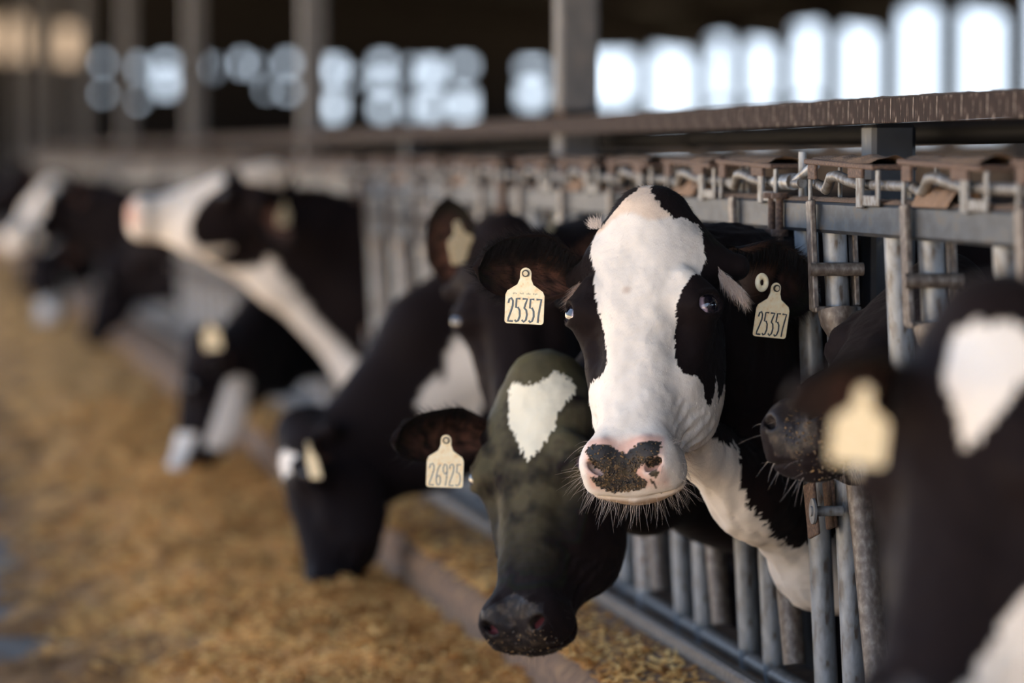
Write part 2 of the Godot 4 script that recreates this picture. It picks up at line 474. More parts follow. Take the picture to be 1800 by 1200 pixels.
func make_panel() -> Node3D:
	# one welded panel of five headlocks; z runs from 0 at its near end to -PANEL
	var o := Node3D.new()
	o.name = numbered("headlock_panel")
	add_child(o)
	var rng := RandomNumberGenerator.new()
	rng.seed = 44
	var st := st_new()
	add_box(st, Transform3D(Basis(Vector3(1, 0.0, 0), Vector3(0, 1, 0), Vector3(0, 0, 1)), Vector3(fx(1.15) - 0.0, 1.15, -PANEL * 0.5)), Vector3(0.052, 0.054, PANEL - 0.012), 0.006)
	obj("top_beam", done(st), M.beam, o)
	st = st_new()
	add_tube(st, [fp(0.289, -0.006), fp(0.289, -PANEL + 0.006)], [0.018], 14)
	obj("bottom_rail", done(st), M.lever, o)
	st = st_new()
	add_box(st, Transform3D(Basis(), Vector3(FENCE_X - 0.055, 0.29, -PANEL * 0.5)), Vector3(0.03, 0.035, PANEL - 0.02), 0.006)
	obj("foot_angle", done(st), M.lever, o)
	var du := obj("dust", dust_strip(-PANEL + 0.02, -0.02, 1.177, fx(1.177), 0.024, 0.006, rng), M.dust, o)
	tag(du, "", "", "", "stuff")
	# end bolts where two panels meet
	for e in [-0.03, -PANEL + 0.03]:
		st = st_new()
		add_tube(st, [Vector3(fx(1.15) - 0.034, 1.178, e), Vector3(fx(1.15) - 0.034, 1.105, e)], [0.007], 10)
		add_tube(st, [Vector3(fx(1.15) - 0.034, 1.188, e), Vector3(fx(1.15) - 0.034, 1.178, e)], [0.016], 6)
		add_tube(st, [Vector3(fx(1.15) - 0.034, 1.124, e), Vector3(fx(1.15) - 0.034, 1.112, e)], [0.016], 6)
		obj("joint_bolt", done(st), M.plate, o)
	for k in 5:
		var za := -0.53 - k * PITCH + 0.0
		za = -2.97 + k * PITCH
		var zb := za + 0.205
		# plain stanchion and yoke stanchion
		obj("stanchion", tube([fp(0.27, za), fp(1.125, za)], [0.0205], 18), M.galv, o)
		obj("stanchion", tube([fp(0.27, zb), fp(1.125, zb)], [0.0205], 18), M.rusty if k == 2 else M.galv, o)
		# yoke: two flat bars, one on each side of the pipe, joined below into the swinging lever, with a roller across
		st = st_new()
		add_bar(st, fp(1.178, zb - 0.012, 0.036), fp(0.992, zb + 0.004, 0.042), Vector3(0, 0, 1), 0.034, 0.010)
		add_bar(st, fp(1.135, zb - 0.008, -0.034), fp(0.998, zb + 0.006, -0.030), Vector3(0, 0, 1), 0.032, 0.009)
		add_bar(st, fp(0.994, zb + 0.012, 0.046), fp(0.994, zb + 0.012, -0.034), Vector3(0, 0, 1), 0.036, 0.010)
		add_tube(st, [fp(0.992, zb + 0.030, 0.008), fp(0.972, zb + 0.036, 0.008), fp(0.950, zb + 0.042, 0.006)], [0.034, 0.031, 0.022], 16)
		var yk := obj("yoke", done(st), M.lever, o)
		obj("roller", tube([fp(1.062, zb + 0.026, 0.052), fp(1.062, zb + 0.028, -0.040)], [0.0115], 14), M.lever, yk)
		var lev := obj("lever", tube([fp(0.96, zb + 0.042, 0.006), fp(0.88, zb + 0.055, 0.004), fp(0.62, zb + 0.11, 0.0), fp(0.33, zb + 0.17, 0.0)], [0.021], 16), M.lever, o)
		st = st_new()
		add_bar(st, fp(0.70, zb - 0.018, 0.026), fp(0.62, zb - 0.004, 0.026), Vector3(0, 0, 1), 0.066, 0.006, 0.002)
		add_bar(st, fp(0.70, zb + 0.01, 0.066), fp(0.61, zb + 0.03, 0.066), Vector3(0, 0, 1), 0.07, 0.006, 0.002)
		var br := obj("pivot_bracket", done(st), M.plate, o)
		st = st_new()
		add_tube(st, [fp(0.655, zb + 0.05, 0.02), fp(0.655, zb + 0.05, 0.076)], [0.009], 10)
		add_tube(st, [fp(0.655, zb + 0.05, 0.069), fp(0.655, zb + 0.05, 0.073)], [0.022], 16)
		obj("pivot_bolt", done(st), M.galv, br)
		# latch box on the beam: thin leg, rusty cover plate, U bracket of two legs
		var zl := za + 0.51
		if k == 4: zl -= 0.10
		var top := 1.236
		st = st_new()
		add_bar(st, Vector3(fx(1.2) - 0.030, 1.168, zl), Vector3(fx(1.2) - 0.030, top - 0.003, zl), Vector3(0, 0, 1), 0.034, 0.007, 0.002)
		add_bar(st, Vector3(fx(1.2) - 0.028, 1.181, zl + 0.002), Vector3(fx(1.2) - 0.028, 1.181, zl + 0.107), Vector3(1, 0, 0), 0.006, 0.018, 0.002)
		add_bar(st, Vector3(fx(1.2) - 0.028, 1.172, zl + 0.105), Vector3(fx(1.2) - 0.028, top - 0.005, zl + 0.105), Vector3(0, 0, 1), 0.018, 0.005, 0.0015)
		var lb := obj("latch_box", done(st), M.latch, o)
		for leg in [Vector3(-0.026, 0.014, -0.355), Vector3(0.026, 0.014, -0.355), Vector3(0.026, 0.024, 0.10)]:
			st = st_new()
			add_bar(st, Vector3(fx(1.2) + leg.x, 1.172, zl + leg.z), Vector3(fx(1.2) + leg.x, top, zl + leg.z), Vector3(0, 0, 1), leg.y, 0.005, 0.0015)
			obj("leg", done(st), M.latch, lb)
		st = st_new()
		add_box(st, Transform3D(Basis(Vector3(1, 0, 0), 0.02), Vector3(fx(1.2), top + 0.003, zl - 0.13)), Vector3(0.074, 0.009, 0.46), 0.002)
		add_box(st, Transform3D(Basis(Vector3(0, 0, 1), 0.0), Vector3(fx(1.2) - 0.032, top - 0.010, zl - 0.315)), Vector3(0.006, 0.026, 0.05), 0.002)
		add_box(st, Transform3D(Basis(Vector3(0, 0, 1), 0.0), Vector3(fx(1.2) - 0.032, top - 0.008, zl - 0.02)), Vector3(0.006, 0.022, 0.09), 0.002)
		var cv := obj("cover_plate", done(st), M.plate, lb)
		var d2 := obj("dust", dust_strip(zl - 0.35, zl + 0.08, top + 0.006, fx(1.2), 0.036, 0.010, rng), M.dust, lb)
		tag(d2, "", "", "", "stuff")
		if k % 2 == 1:
			var d3 := obj("dust_heap", dust_strip(zl - 0.30, zl - 0.10, 1.176, fx(1.2), 0.03, 0.030, rng), M.dust, lb)
			tag(d3, "", "", "", "stuff")
		# locking rod with a crank in each box
		st = st_new()
		var ry := 1.206
		var pts := []
		var keys := [[zl + 0.235, 0, 0.0], [zl + 0.02, 0, 0.0], [zl - 0.07, 0, 0.0], [zl - 0.10, 0.006, 0.012], [zl - 0.16, 0.014, 0.016], [zl - 0.21, 0.012, 0.014], [zl - 0.255, -0.004, 0.008], [zl - 0.30, -0.010, 0.0], [zl - 0.335, -0.004, 0.0], [zl - 0.375, 0, 0]]
		for q in keys:
			pts.append(Vector3(fx(1.2) - 0.012 - q[2], ry + q[1], q[0]))
		add_tube(st, pts, [0.0092], 10)
		obj("locking_rod", done(st), M.latch, lb)
	return o

func build_fence_line() -> void:
	var proto := make_panel()
	var labels := ["headlock panel of galvanised pipes nearest the camera, right of the white-faced cow", "headlock panel just behind the white-faced cow, second nearest", "headlock panel behind the black cow's upright ear, third nearest", "blurred headlock panel in front of the cow with raised white muzzle", "blurred headlock panel beyond the cow with raised white muzzle"]
	for i in 13:
		var p: Node3D = proto
		if i > 0:
			p = proto.duplicate()
			p.name = numbered("headlock_panel")
			add_child(p)
		p.position = Vector3(0, 0, PANEL_START - i * PANEL)
		tag(p, labels[i] if i < 5 else "far blurred headlock panel beyond the fifth one of the feed line", "headlock panel", "headlock panels along the feed line")
	# spare bits seen at the joint above the main cow: a pin and a slanting rod
	var pin := thing("joint_pin", Vector3(fx(1.2), 1.178, -6.56), "upright galvanised pin and slanted stub rod on top of the headlocks", "pin")
	obj("upright_pin", tube([Vector3(0.0, 0.0, 0.01), Vector3(0.0, 0.082, 0.01)], [0.007], 10), M.galv, pin)
	obj("slanted_rod", tube([Vector3(-0.012, 0.028, 0.0), Vector3(-0.004, 0.06, 0.12)], [0.009], 10), M.galv, pin)
	obj("collar", tube([Vector3(-0.012, 0.028, -0.12), Vector3(-0.012, 0.03, 0.0)], [0.015], 12), M.galv, pin)
	# top rail (angle iron) carried by the posts, streaked with droppings
	var rt := thing("top_rail", Vector3(1.70, 1.31, -20.0), "long rust-brown steel top rail streaked with white droppings", "rail")
	obj("flange", box_at(Vector3(-0.037, 0.019, 0), Vector3(0.008, 0.042, 46.0), 0.001), M.rail, rt)
	obj("web", box_at(Vector3(0.01, 0.036, 0), Vector3(0.10, 0.008, 46.0), 0.001), M.rail, rt)
	var rng := RandomNumberGenerator.new()
	rng.seed = 3
	var du := obj("dust", dust_strip(8.0, 16.6, 0.040, 0.0, 0.036, 0.004, rng), M.dust, rt)
	tag(du, "", "", "", "stuff")
	var pp := thing("water_pipe", Vector3(1.85, 1.295, -20.0), "black water pipe running under the brown top rail", "pipe")
	obj("pipe_run", tube([Vector3(0, 0, -23), Vector3(0, 0, 17)], [0.022], 14), M.pipe_black, pp)
	for i in 8:
		obj("pipe_band", tube([Vector3(0, 0, 14.3 - i * 3.05), Vector3(0, 0, 14.33 - i * 3.05)], [0.026], 14), M.pipe_black, pp)
	# little ledge block where the second column meets the rail
	var wb := obj("wood_block", box_at(Vector3(1.73, 1.362, -9.63), Vector3(0.09, 0.022, 0.1), 0.003), M.dust)
	tag(wb, "tan wooden block lying on the top rail at the grey column", "block")

# ------------------------------------------------------------------ feed
func feed_y(x: float, z: float) -> float:
	var prof := lerpf(-0.035, 0.15, sm(0.12, 1.0, x))
	var w := wob.get_noise_2d(x * 0.10, z * 0.10) * 0.05 + wob.get_noise_2d(x * 0.4 + 7.0, z * 0.4) * 0.028 * sm(0.1, 0.5, x)
	return prof + w + 0.012

func build_feed() -> void:
	var st := st_new()
	st.set_smooth_group(1)
	var nx := 46
	var zs := []
	var z := -3.0
	while z > -60.0:
		zs.append(z)
		z -= clampf(-z * 0.006, 0.03, 0.4)
	var vid := []
	for i in zs.size():
		for k in nx + 1:
			var x := lerpf(-0.1, FENCE_X - 0.29, float(k) / nx)
			var edge := wob.get_noise_2d(3.0, zs[i] * 0.05) * 0.35
			var y := feed_y(x - edge * sm(1.0, 0.2, x), zs[i])
			# full feed colour by the manger, unevenly darker towards the lane
			var full_tone := sm(0.38, 0.80, x + wob.get_noise_2d(x * 0.25, zs[i] * 0.12) * 0.5 + 0.10 * wob.get_noise_2d(x * 1.1, zs[i] * 0.9 + 5.0))
			st.set_color(Color(0.34, 0.32, 0.34).lerp(Color(1, 1, 1), full_tone))
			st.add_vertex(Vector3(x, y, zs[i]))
	for i in zs.size() - 1:
		for k in nx:
			var a := i * (nx + 1) + k
			var b := a + nx + 1
			st.add_index(a); st.add_index(b); st.add_index(a + 1)
			st.add_index(a + 1); st.add_index(b); st.add_index(b + 1)
	st.generate_normals()
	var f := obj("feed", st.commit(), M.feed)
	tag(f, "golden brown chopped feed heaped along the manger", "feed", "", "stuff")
	# loose chips of straw and maize, on the feed and on the curb
	var rng := RandomNumberGenerator.new()
	rng.seed = 12
	var st2 := st_new()
	add_box(st2, Transform3D(), Vector3(0.026, 0.0035, 0.006), 0.001)
	var chip := done(st2)
	var mm := MultiMesh.new()
	mm.transform_format = MultiMesh.TRANSFORM_3D
	mm.use_colors = true
	mm.mesh = chip
	var n := 42000
	mm.instance_count = n
	for i in n:
		var zz := -3.2 - pow(rng.randf(), 1.6) * 14.0
		var on_curb := rng.randf() < 0.16
		var x := lerpf(0.30, FENCE_X - 0.3, sqrt(rng.randf()))
		var y := feed_y(x, zz) + rng.randf_range(0.0, 0.012)
		if on_curb:
			x = FENCE_X - 0.06 - pow(rng.randf(), 0.7) * 0.22
			y = 0.268 + rng.randf_range(0.0, 0.008)
		var b := Basis.from_euler(Vector3(rng.randf_range(-0.6, 0.6), rng.randf() * TAU, rng.randf_range(-0.5, 0.5))).scaled_local(Vector3.ONE * rng.randf_range(0.4, 1.3))
		mm.set_instance_transform(i, Transform3D(b, Vector3(x, y, zz)))
		var c := c8(172, 110, 46).lerp(c8(255, 208, 130), pow(rng.randf(), 1.3))
		mm.set_instance_color(i, c.srgb_to_linear())
	var mi := MultiMeshInstance3D.new()
	mi.multimesh = mm
	mi.material_override = M.chip
	mi.name = "feed_chips"
	add_child(mi)
	tag(mi, "loose chips of straw and maize on the feed and curb", "feed", "", "stuff")

# ------------------------------------------------------------------ cattle: implicit head, neck and trunk, meshed as surface nets
func hermite(keys: Array, col: int, y: float) -> float:
	var n := keys.size()
	var i := 0
	while i < n - 2 and y > keys[i + 1][0]: i += 1
	var x0: float = keys[i][0]
	var x1: float = keys[i + 1][0]
	var v0: float = keys[i][col]
	var v1: float = keys[i + 1][col]
	var dx := x1 - x0
	var m0: float = (v1 - v0) / dx
	var m1: float = m0
	if i > 0: m0 = (m0 + (v0 - float(keys[i - 1][col])) / (x0 - float(keys[i - 1][0]))) * 0.5
	if i < n - 2: m1 = (m1 + (float(keys[i + 2][col]) - v1) / (float(keys[i + 2][0]) - x1)) * 0.5
	var t := clampf((y - x0) / dx, 0, 1)
	var t2 := t * t
	var t3 := t2 * t
	return (2 * t3 - 3 * t2 + 1) * v0 + (t3 - 2 * t2 + t) * dx * m0 + (-2 * t3 + 3 * t2) * v1 + (t3 - t2) * dx * m1

func prepare_head() -> void:
	# y up the face (poll +), half width, front line z, throat line z, narrowing towards the throat
	var keys := [
		[-0.396, 0.003, -0.068, -0.080, 0.1], [-0.390, 0.036, -0.046, -0.096, 0.1], [-0.374, 0.060, -0.026, -0.108, 0.1], [-0.350, 0.071, -0.010, -0.114, 0.12],
		[-0.315, 0.073, 0.002, -0.134, 0.08], [-0.270, 0.070, 0.003, -0.156, 0.02], [-0.220, 0.071, 0.001, -0.180, 0.0], [-0.160, 0.075, 0.003, -0.200, 0.06],
		[-0.100, 0.080, 0.008, -0.205, 0.35], [-0.050, 0.094, 0.014, -0.226, 0.36], [0.0, 0.106, 0.019, -0.228, 0.36], [0.05, 0.112, 0.019, -0.21, 0.3],
		[0.11, 0.110, 0.012, -0.185, 0.2], [0.15, 0.098, 0.000, -0.172, 0.1], [0.18, 0.074, -0.010, -0.16, 0.05], [0.205, 0.054, -0.024, -0.148, 0.05], [0.226, 0.036, -0.044, -0.124, 0.0], [0.238, 0.003, -0.078, -0.088, 0.0]]
	var n := int((HY1 - HY0) / 0.001) + 2
	for i in n:
		var y := HY0 + i * 0.001
		hW.append(maxf(0.002, hermite(keys, 1, y)))
		hD.append(hermite(keys, 2, y))
		hV.append(hermite(keys, 3, y))
		hK.append(hermite(keys, 4, y))

static func smin(a: float, b: float, k: float) -> float:
	var h := maxf(k - absf(a - b), 0.0) / k
	return minf(a, b) - h * h * k * 0.25

static func smax(a: float, b: float, k: float) -> float:
	var h := maxf(k - absf(a - b), 0.0) / k
	return maxf(a, b) + h * h * k * 0.25

static func ell(p: Vector3, c: Vector3, r: Vector3) -> float:
	var q := (p - c) / r
	var k0 := q.length()
	var k1 := (q / r).length()
	return k0 * (k0 - 1.0) / maxf(k1, 1e-5)

static func cap(p: Vector3, a: Vector3, b: Vector3, ra: float, rb: float) -> float:
	var pa := p - a
	var ba := b - a
	var h := clampf(pa.dot(ba) / ba.length_squared(), 0.0, 1.0)
	return (pa - ba * h).length() - lerpf(ra, rb, h)

func head_field(p0: Vector3) -> float:
	var p := Vector3(absf(p0.x), p0.y, p0.z)
	var yc := clampf(p.y, HY0, HY1)
	var fi := (yc - HY0) * 1000.0
	var i := int(fi)
	var fr := fi - i
	var w := lerpf(hW[i], hW[i + 1], fr)
	var dd := lerpf(hD[i], hD[i + 1], fr)
	var vv := lerpf(hV[i], hV[i + 1], fr)
	var kk := lerpf(hK[i], hK[i + 1], fr)
	var hh := maxf((dd - vv) * 0.5, 0.003)
	var t := (p.z - (dd + vv) * 0.5) / hh
	var we := w * (1.0 - kk * (0.5 - 0.5 * clampf(t, -1.0, 1.0)))
	var q := pow(pow(p.x / we, 2.5) + pow(absf(t), 2.5), 0.4)
	var d := (q - 1.0) * minf(we, hh) + absf(p.y - yc)
	if d > 0.09: return d * 0.8
	# eye sockets, brow, facial crest, cheek
	d = smin(d, ell(p, Vector3(0.094, -0.021, -0.040), Vector3(0.034, 0.040, 0.044)), 0.035)
	d = smin(d, cap(p, Vector3(0.082, 0.020, -0.012), Vector3(0.116, 0.000, -0.040), 0.014, 0.011), 0.025)
	d = smin(d, cap(p, Vector3(0.092, -0.058, -0.058), Vector3(0.066, -0.165, -0.070), 0.020, 0.014), 0.03)
	d = smin(d, ell(p, Vector3(0.072, -0.105, -0.152), Vector3(0.042, 0.140, 0.074)), 0.06)
	d = smin(d, cap(p, Vector3(0.085, 0.09, -0.085), Vector3(0.138, 0.090, -0.105), 0.044, 0.026), 0.045)
	d = smin(d, ell(p, Vector3(0.0, 0.165, -0.050), Vector3(0.056, 0.072, 0.060)), 0.05)
	d = smin(d, ell(p, Vector3(0.0, 0.09, -0.165), Vector3(0.085, 0.10, 0.07)), 0.05)
	# muzzle: broad pad, cheeks of the upper lip, chin
	if p.y < -0.2:
		d = smin(d, ell(p, Vector3(0.048, -0.335, -0.028), Vector3(0.036, 0.044, 0.038)), 0.03)
		d = smin(d, ell(p, Vector3(0.056, -0.345, -0.066), Vector3(0.030, 0.040, 0.034)), 0.025)
		d = smin(d, ell(p, Vector3(0.0, -0.338, -0.098), Vector3(0.050, 0.046, 0.026)), 0.02)
		# rim of the nostril, then the nostril itself, a slanting comma
		d = smin(d, cap(p, Vector3(0.036, -0.318, 0.002), Vector3(0.064, -0.328, -0.022), 0.012, 0.010), 0.016)
		var np := p - Vector3(0.050, -0.356, -0.008)
		var nn := Vector3(np.x * 0.80 + np.y * 0.60, -np.x * 0.60 + np.y * 0.80, np.z)
		d = smax(d, -ell(nn, Vector3(), Vector3(0.0175, 0.0085, 0.020)), 0.008)
		d = smax(d, -cap(p, Vector3(0.060, -0.349, -0.016), Vector3(0.070, -0.354, -0.038), 0.005, 0.002), 0.006)
		d += 0.0011 * sin((p.z * 1.0 + p.y * 0.45) * 260.0 + 3.0 * wob.get_noise_3d(p.x, p.y, p.z)) * sm(0.055, 0.068, p.x) * sm(-0.33, -0.28, p.y) * sm(-0.03, -0.06, p.z)
		# mouth line and philtrum
		var a := Vector2(p.y, p.z) - Vector2(-0.398, -0.062)
		var ln := Vector2(0.150, -0.040)
		var h := clampf(a.dot(ln) / ln.length_squared(), 0.0, 1.0)
		var g := (a - ln * h).length()
		d += 0.0075 * exp(-pow(g / 0.0045, 2.0))
		d += 0.003 * exp(-pow(p.x / 0.004, 2.0)) * sm(-0.345, -0.365, p.y) * sm(-0.065, -0.05, p.z)
	# hollow between the brows, slit of the eye with its lids
	d += 0.003 * exp(-(p.x * p.x / 0.0016 + (p.y - 0.01) * (p.y - 0.03) / 0.003)) * sm(-0.06, 0.0, p.z)
	var e := p - EYE_AT
	if e.length_squared() < 0.0036:
		var on := Vector3(0.80, 0.05, 0.60)
		var tl := Vector3(-0.52, -0.42, 0.74).normalized()       # along the slit, from the outer to the inner corner
		tl = (tl - on * tl.dot(on)).normalized()
		var up := on.cross(tl)
		var le := Vector3(e.dot(tl), e.dot(up), e.dot(on))
		var lid := ell(le, Vector3(0, 0, 0.0), Vector3(0.034, 0.0275, 0.026))
		d = smin(d, lid, 0.012)
		d = smax(d, -ell(le, Vector3(0.002, 0.0, 0.020), Vector3(0.0262, 0.0175, 0.027)), 0.004)
		d -= 0.0022 * exp(-pow((absf(le.y) - 0.0235) / 0.0025, 2.0)) * sm(0.03, 0.01, absf(le.x))
	if absf(d) < 0.03: d += 0.0022 * wob.get_noise_3d(p0.x, p0.y, p0.z)
	return d

func nets(f: Callable, lo: Vector3, hi: Vector3, h: float) -> Dictionary:
	var nx := int((hi.x - lo.x) / h) + 2
	var ny := int((hi.y - lo.y) / h) + 2
	var nz := int((hi.z - lo.z) / h) + 2
	var sy := nx
	var sz := nx * ny
	var val := PackedFloat32Array()
	val.resize(nx * ny * nz)
	val.fill(1e9)
	const B := 6
	var reach := B * h * 0.87 * 1.5 + 0.006
	var blocks := PackedInt32Array()
	for bz in range(0, nz - 1, B):
		for by in range(0, ny - 1, B):
			for bx in range(0, nx - 1, B):
				var d: float = f.call(lo + Vector3(bx + B * 0.5, by + B * 0.5, bz + B * 0.5) * h)
				if absf(d) > reach: continue
				blocks.append(bx); blocks.append(by); blocks.append(bz)
				for z in range(bz, mini(bz + B, nz - 1) + 1):
					for y in range(by, mini(by + B, ny - 1) + 1):
						var at := z * sz + y * sy
						for x in range(bx, mini(bx + B, nx - 1) + 1):
							if val[at + x] > 1e8:
								val[at + x] = f.call(lo + Vector3(x, y, z) * h)
	var V := PackedVector3Array()
	var I := PackedInt32Array()
	var vid := PackedInt32Array()
	vid.resize(nx * ny * nz)
	vid.fill(-1)
	var offs := PackedInt32Array([0, 1, sy, sy + 1, sz, sz + 1, sz + sy, sz + sy + 1])
	var ed := PackedInt32Array([0, 1, 2, 3, 4, 5, 6, 7, 0, 2, 1, 3, 4, 6, 5, 7, 0, 4, 1, 5, 2, 6, 3, 7])
	var corner := [Vector3(0, 0, 0), Vector3(1, 0, 0), Vector3(0, 1, 0), Vector3(1, 1, 0), Vector3(0, 0, 1), Vector3(1, 0, 1), Vector3(0, 1, 1), Vector3(1, 1, 1)]
	var cells := PackedInt32Array()
	var v8 := PackedFloat32Array()
	v8.resize(8)
	for b in range(0, blocks.size(), 3):
		for z in range(blocks[b + 2], mini(blocks[b + 2] + B, nz - 1)):
			for y in range(blocks[b + 1], mini(blocks[b + 1] + B, ny - 1)):
				for x in range(blocks[b], mini(blocks[b] + B, nx - 1)):
					var at := z * sz + y * sy + x
					var neg := 0
					for k in 8:
						v8[k] = val[at + offs[k]]
						if v8[k] < 0.0: neg += 1
					if neg == 0 or neg == 8: continue
					var acc := Vector3.ZERO
					var cnt := 0
					for k in range(0, 24, 2):
						var a := v8[ed[k]]
						var c := v8[ed[k + 1]]
						if (a < 0.0) != (c < 0.0):
							acc += (corner[ed[k]] as Vector3).lerp(corner[ed[k + 1]], a / (a - c))
							cnt += 1
					vid[at] = V.size()
					V.append(lo + (Vector3(x, y, z) + acc / cnt) * h)
					cells.append(at)
	for at in cells:
		var a := val[at] < 0.0
		# edge along x shared by cells offset in y and z, and so on
		for ax in 3:
			var e := 1 if ax == 0 else (sy if ax == 1 else sz)
			if a == (val[at + e] < 0.0): continue
			var u := sy if ax == 0 else (sz if ax == 1 else 1)
			var w := sz if ax == 0 else (1 if ax == 1 else sy)
			if at - u - w < 0: continue
			var p0 := vid[at]; var p1 := vid[at - u]; var p2 := vid[at - u - w]; var p3 := vid[at - w]
			if p0 < 0 or p1 < 0 or p2 < 0 or p3 < 0: continue
			if a: I.append_array([p0, p2, p1, p0, p3, p2])
			else: I.append_array([p0, p1, p2, p0, p2, p3])
	var N := PackedVector3Array()
	N.resize(V.size())
	for k in range(0, I.size(), 3):
		var nn := (V[I[k + 2]] - V[I[k]]).cross(V[I[k + 1]] - V[I[k]])
		N[I[k]] += nn; N[I[k + 1]] += nn; N[I[k + 2]] += nn
	for k in N.size(): N[k] = N[k].normalized()
	return {"v": V, "n": N, "i": I}

# ear: a cupped leaf with thickness; local y along the ear, x across (upper edge +), z out of the opening
func ear_mesh(len_: float, half: float, inner: Callable, hairs: int, seed_: int, outer_col: Color, upper := 1.0) -> ArrayMesh:
	var st := st_new()
	st.set_smooth_group(1)
	var na := 22
	var nb := 14
	var grid := []
	for side in 2:
		var rows := []
		for i in na + 1:
			var a := float(i) / na
			var w := half * (0.42 + 0.58 * sm(0.0, 0.45, a)) * sqrt(maxf(0.0, 1.0 - pow(maxf(0.0, (a - 0.45) / 0.55), 2.4)))
			var cup := lerpf(0.95, 0.42, sm(0.0, 0.6, a))
			var row := []
			for k in nb + 1:
				var u := -1.0 + 2.0 * k / nb
				var th := (0.010 * (1.0 - a * 0.6)) * sqrt(maxf(0.0, 1.0 - u * u)) * (1.0 if side == 0 else 0.0)
				var ang := u * lerpf(1.7, 1.15, sm(0.0, 0.5, a))
				var x := w * sin(ang) / sin(minf(ang if ang > 0 else 1.15, 1.15)) if false else w * sin(ang * 0.92)
				var z := -cup * w * (cos(ang * 0.92)) - th * 0.9
				x += (th * 0.4) * u
				row.append(Vector3(x, a * len_ - 0.012 * u * u * a, z + 0.02 * a * a))
			rows.append(row)
		grid.append(rows)
	for side in 2:
		for i in na:
			for k in nb:
				var q := [grid[side][i][k], grid[side][i][k + 1], grid[side][i + 1][k + 1], grid[side][i + 1][k]]
				if side == 0: q.reverse()
				for id in [0, 1, 2, 0, 2, 3]:
					var v: Vector3 = q[id]
					var a := v.y / len_
					st.set_color(outer_col if side == 0 else inner.call(a, v.x / half))
					st.add_vertex(v)
	# hairs: fringe along both edges and a fan inside the cup
	var rng := RandomNumberGenerator.new()
	rng.seed = seed_
	for i in hairs:
		var a := rng.randf_range(0.02, 0.97)
		var ri := a * na
		var r0 := int(ri)
		var edge := rng.randf() < 0.55
		var u := (1.0 if rng.randf() < 0.5 else -1.0) if edge else rng.randf_range(-0.95, 0.95)
		var kk := int((u + 1.0) * 0.5 * (nb - 0.001))
		var p: Vector3 = (grid[1][r0][kk] as Vector3).lerp(grid[1][mini(r0 + 1, na)][kk + 1 if kk < nb and not edge else (nb if u > 0 else 0)], fmod(ri, 1.0))
		if edge: p = (grid[1][r0][nb if u > 0 else 0] as Vector3).lerp(grid[1][mini(r0 + 1, na)][nb if u > 0 else 0], fmod(ri, 1.0))
		var dir := Vector3(u * rng.randf_range(0.1, 0.8) if edge else -u * 0.5, rng.randf_range(0.5, 1.2), rng.randf_range(0.05, 0.6)).normalized()
		var l := rng.randf_range(0.012, 0.030) * (1.0 if edge else 1.2)
		st.set_color(outer_col if edge and a > 0.25 else (inner.call(a, p.x / half) as Color).lerp(outer_col, rng.randf() * 0.6))
		hair(st, p, dir, l, 0.00040, Vector3(0, 0.0, -0.3) * l, 2)
	# long dark hairs that hang from the upper edge over the opening
	for i in int(hairs * 0.6):
		var a := rng.randf_range(0.05, 0.9)
		var u := upper * rng.randf_range(0.55, 1.0)
		var p: Vector3 = grid[1][int(a * na)][clampi(int((u + 1.0) * 0.5 * nb), 0, nb)]
		p.y = a * len_ + rng.randf_range(-0.004, 0.004)
		var dir := Vector3(-upper * rng.randf_range(0.5, 1.1), rng.randf_range(0.0, 0.5), rng.randf_range(0.25, 0.7)).normalized()
		st.set_color(outer_col * rng.randf_range(0.6, 1.3))
		hair(st, p, dir, rng.randf_range(0.022, 0.046), 0.00042, Vector3(-upper * 0.010, 0.004, -0.014), 3)
	return done(st)

func hair(st: SurfaceTool, p: Vector3, dir: Vector3, l: float, r: float, bend: Vector3, segs := 3) -> void:
	var n1 := dir.cross(Vector3(0.31, 0.77, 0.55)).normalized()
	var n2 := dir.cross(n1)
	var prev := []
	for s in segs + 1:
		var f := float(s) / segs
		var c := p + dir * l * f + bend * f * f
		var rr := r * (1.0 - 0.85 * f)
		var ring := [c + n1 * rr, c + (n2 * 0.87 - n1 * 0.5) * rr, c - (n2 * 0.87 + n1 * 0.5) * rr]
		if s > 0:
			for k in 3:
				quad(st, prev[k], prev[(k + 1) % 3], ring[(k + 1) % 3], ring[k])
		prev = ring

func eye_mesh(pale: bool) -> ArrayMesh:
	# +z looks out; +x towards the inner corner, where the pale pinkish white shows
	var st := st_new()
	st.set_smooth_group(1)
	var R := 0.0245
	var nr := 20
	var ns := 28
	for i in nr:
		for k in ns:
			var q := []
			for c in [[i, k], [i, k + 1], [i + 1, k + 1], [i + 1, k]]:
				var th: float = PI * c[0] / nr
				var ph: float = TAU * c[1] / ns
				q.append(Vector3(sin(th) * cos(ph), sin(th) * sin(ph), cos(th)))
			for id in [0, 1, 2, 0, 2, 3]:
				var v: Vector3 = q[id]
				var b := Vector2(v.x + 0.02, v.y * 0.75).length()
				var col := Color(0.006, 0.006, 0.010)
				if b > 0.40: col = Color(0.022, 0.016, 0.022)
				if b > 0.62 and pale: col = Color(0.50, 0.36, 0.40)
				st.set_color(col)
				st.add_vertex(v * R * (1.0 + 0.07 * sm(0.6, 0.1, b) * float(v.z > 0)))
	return done(st)

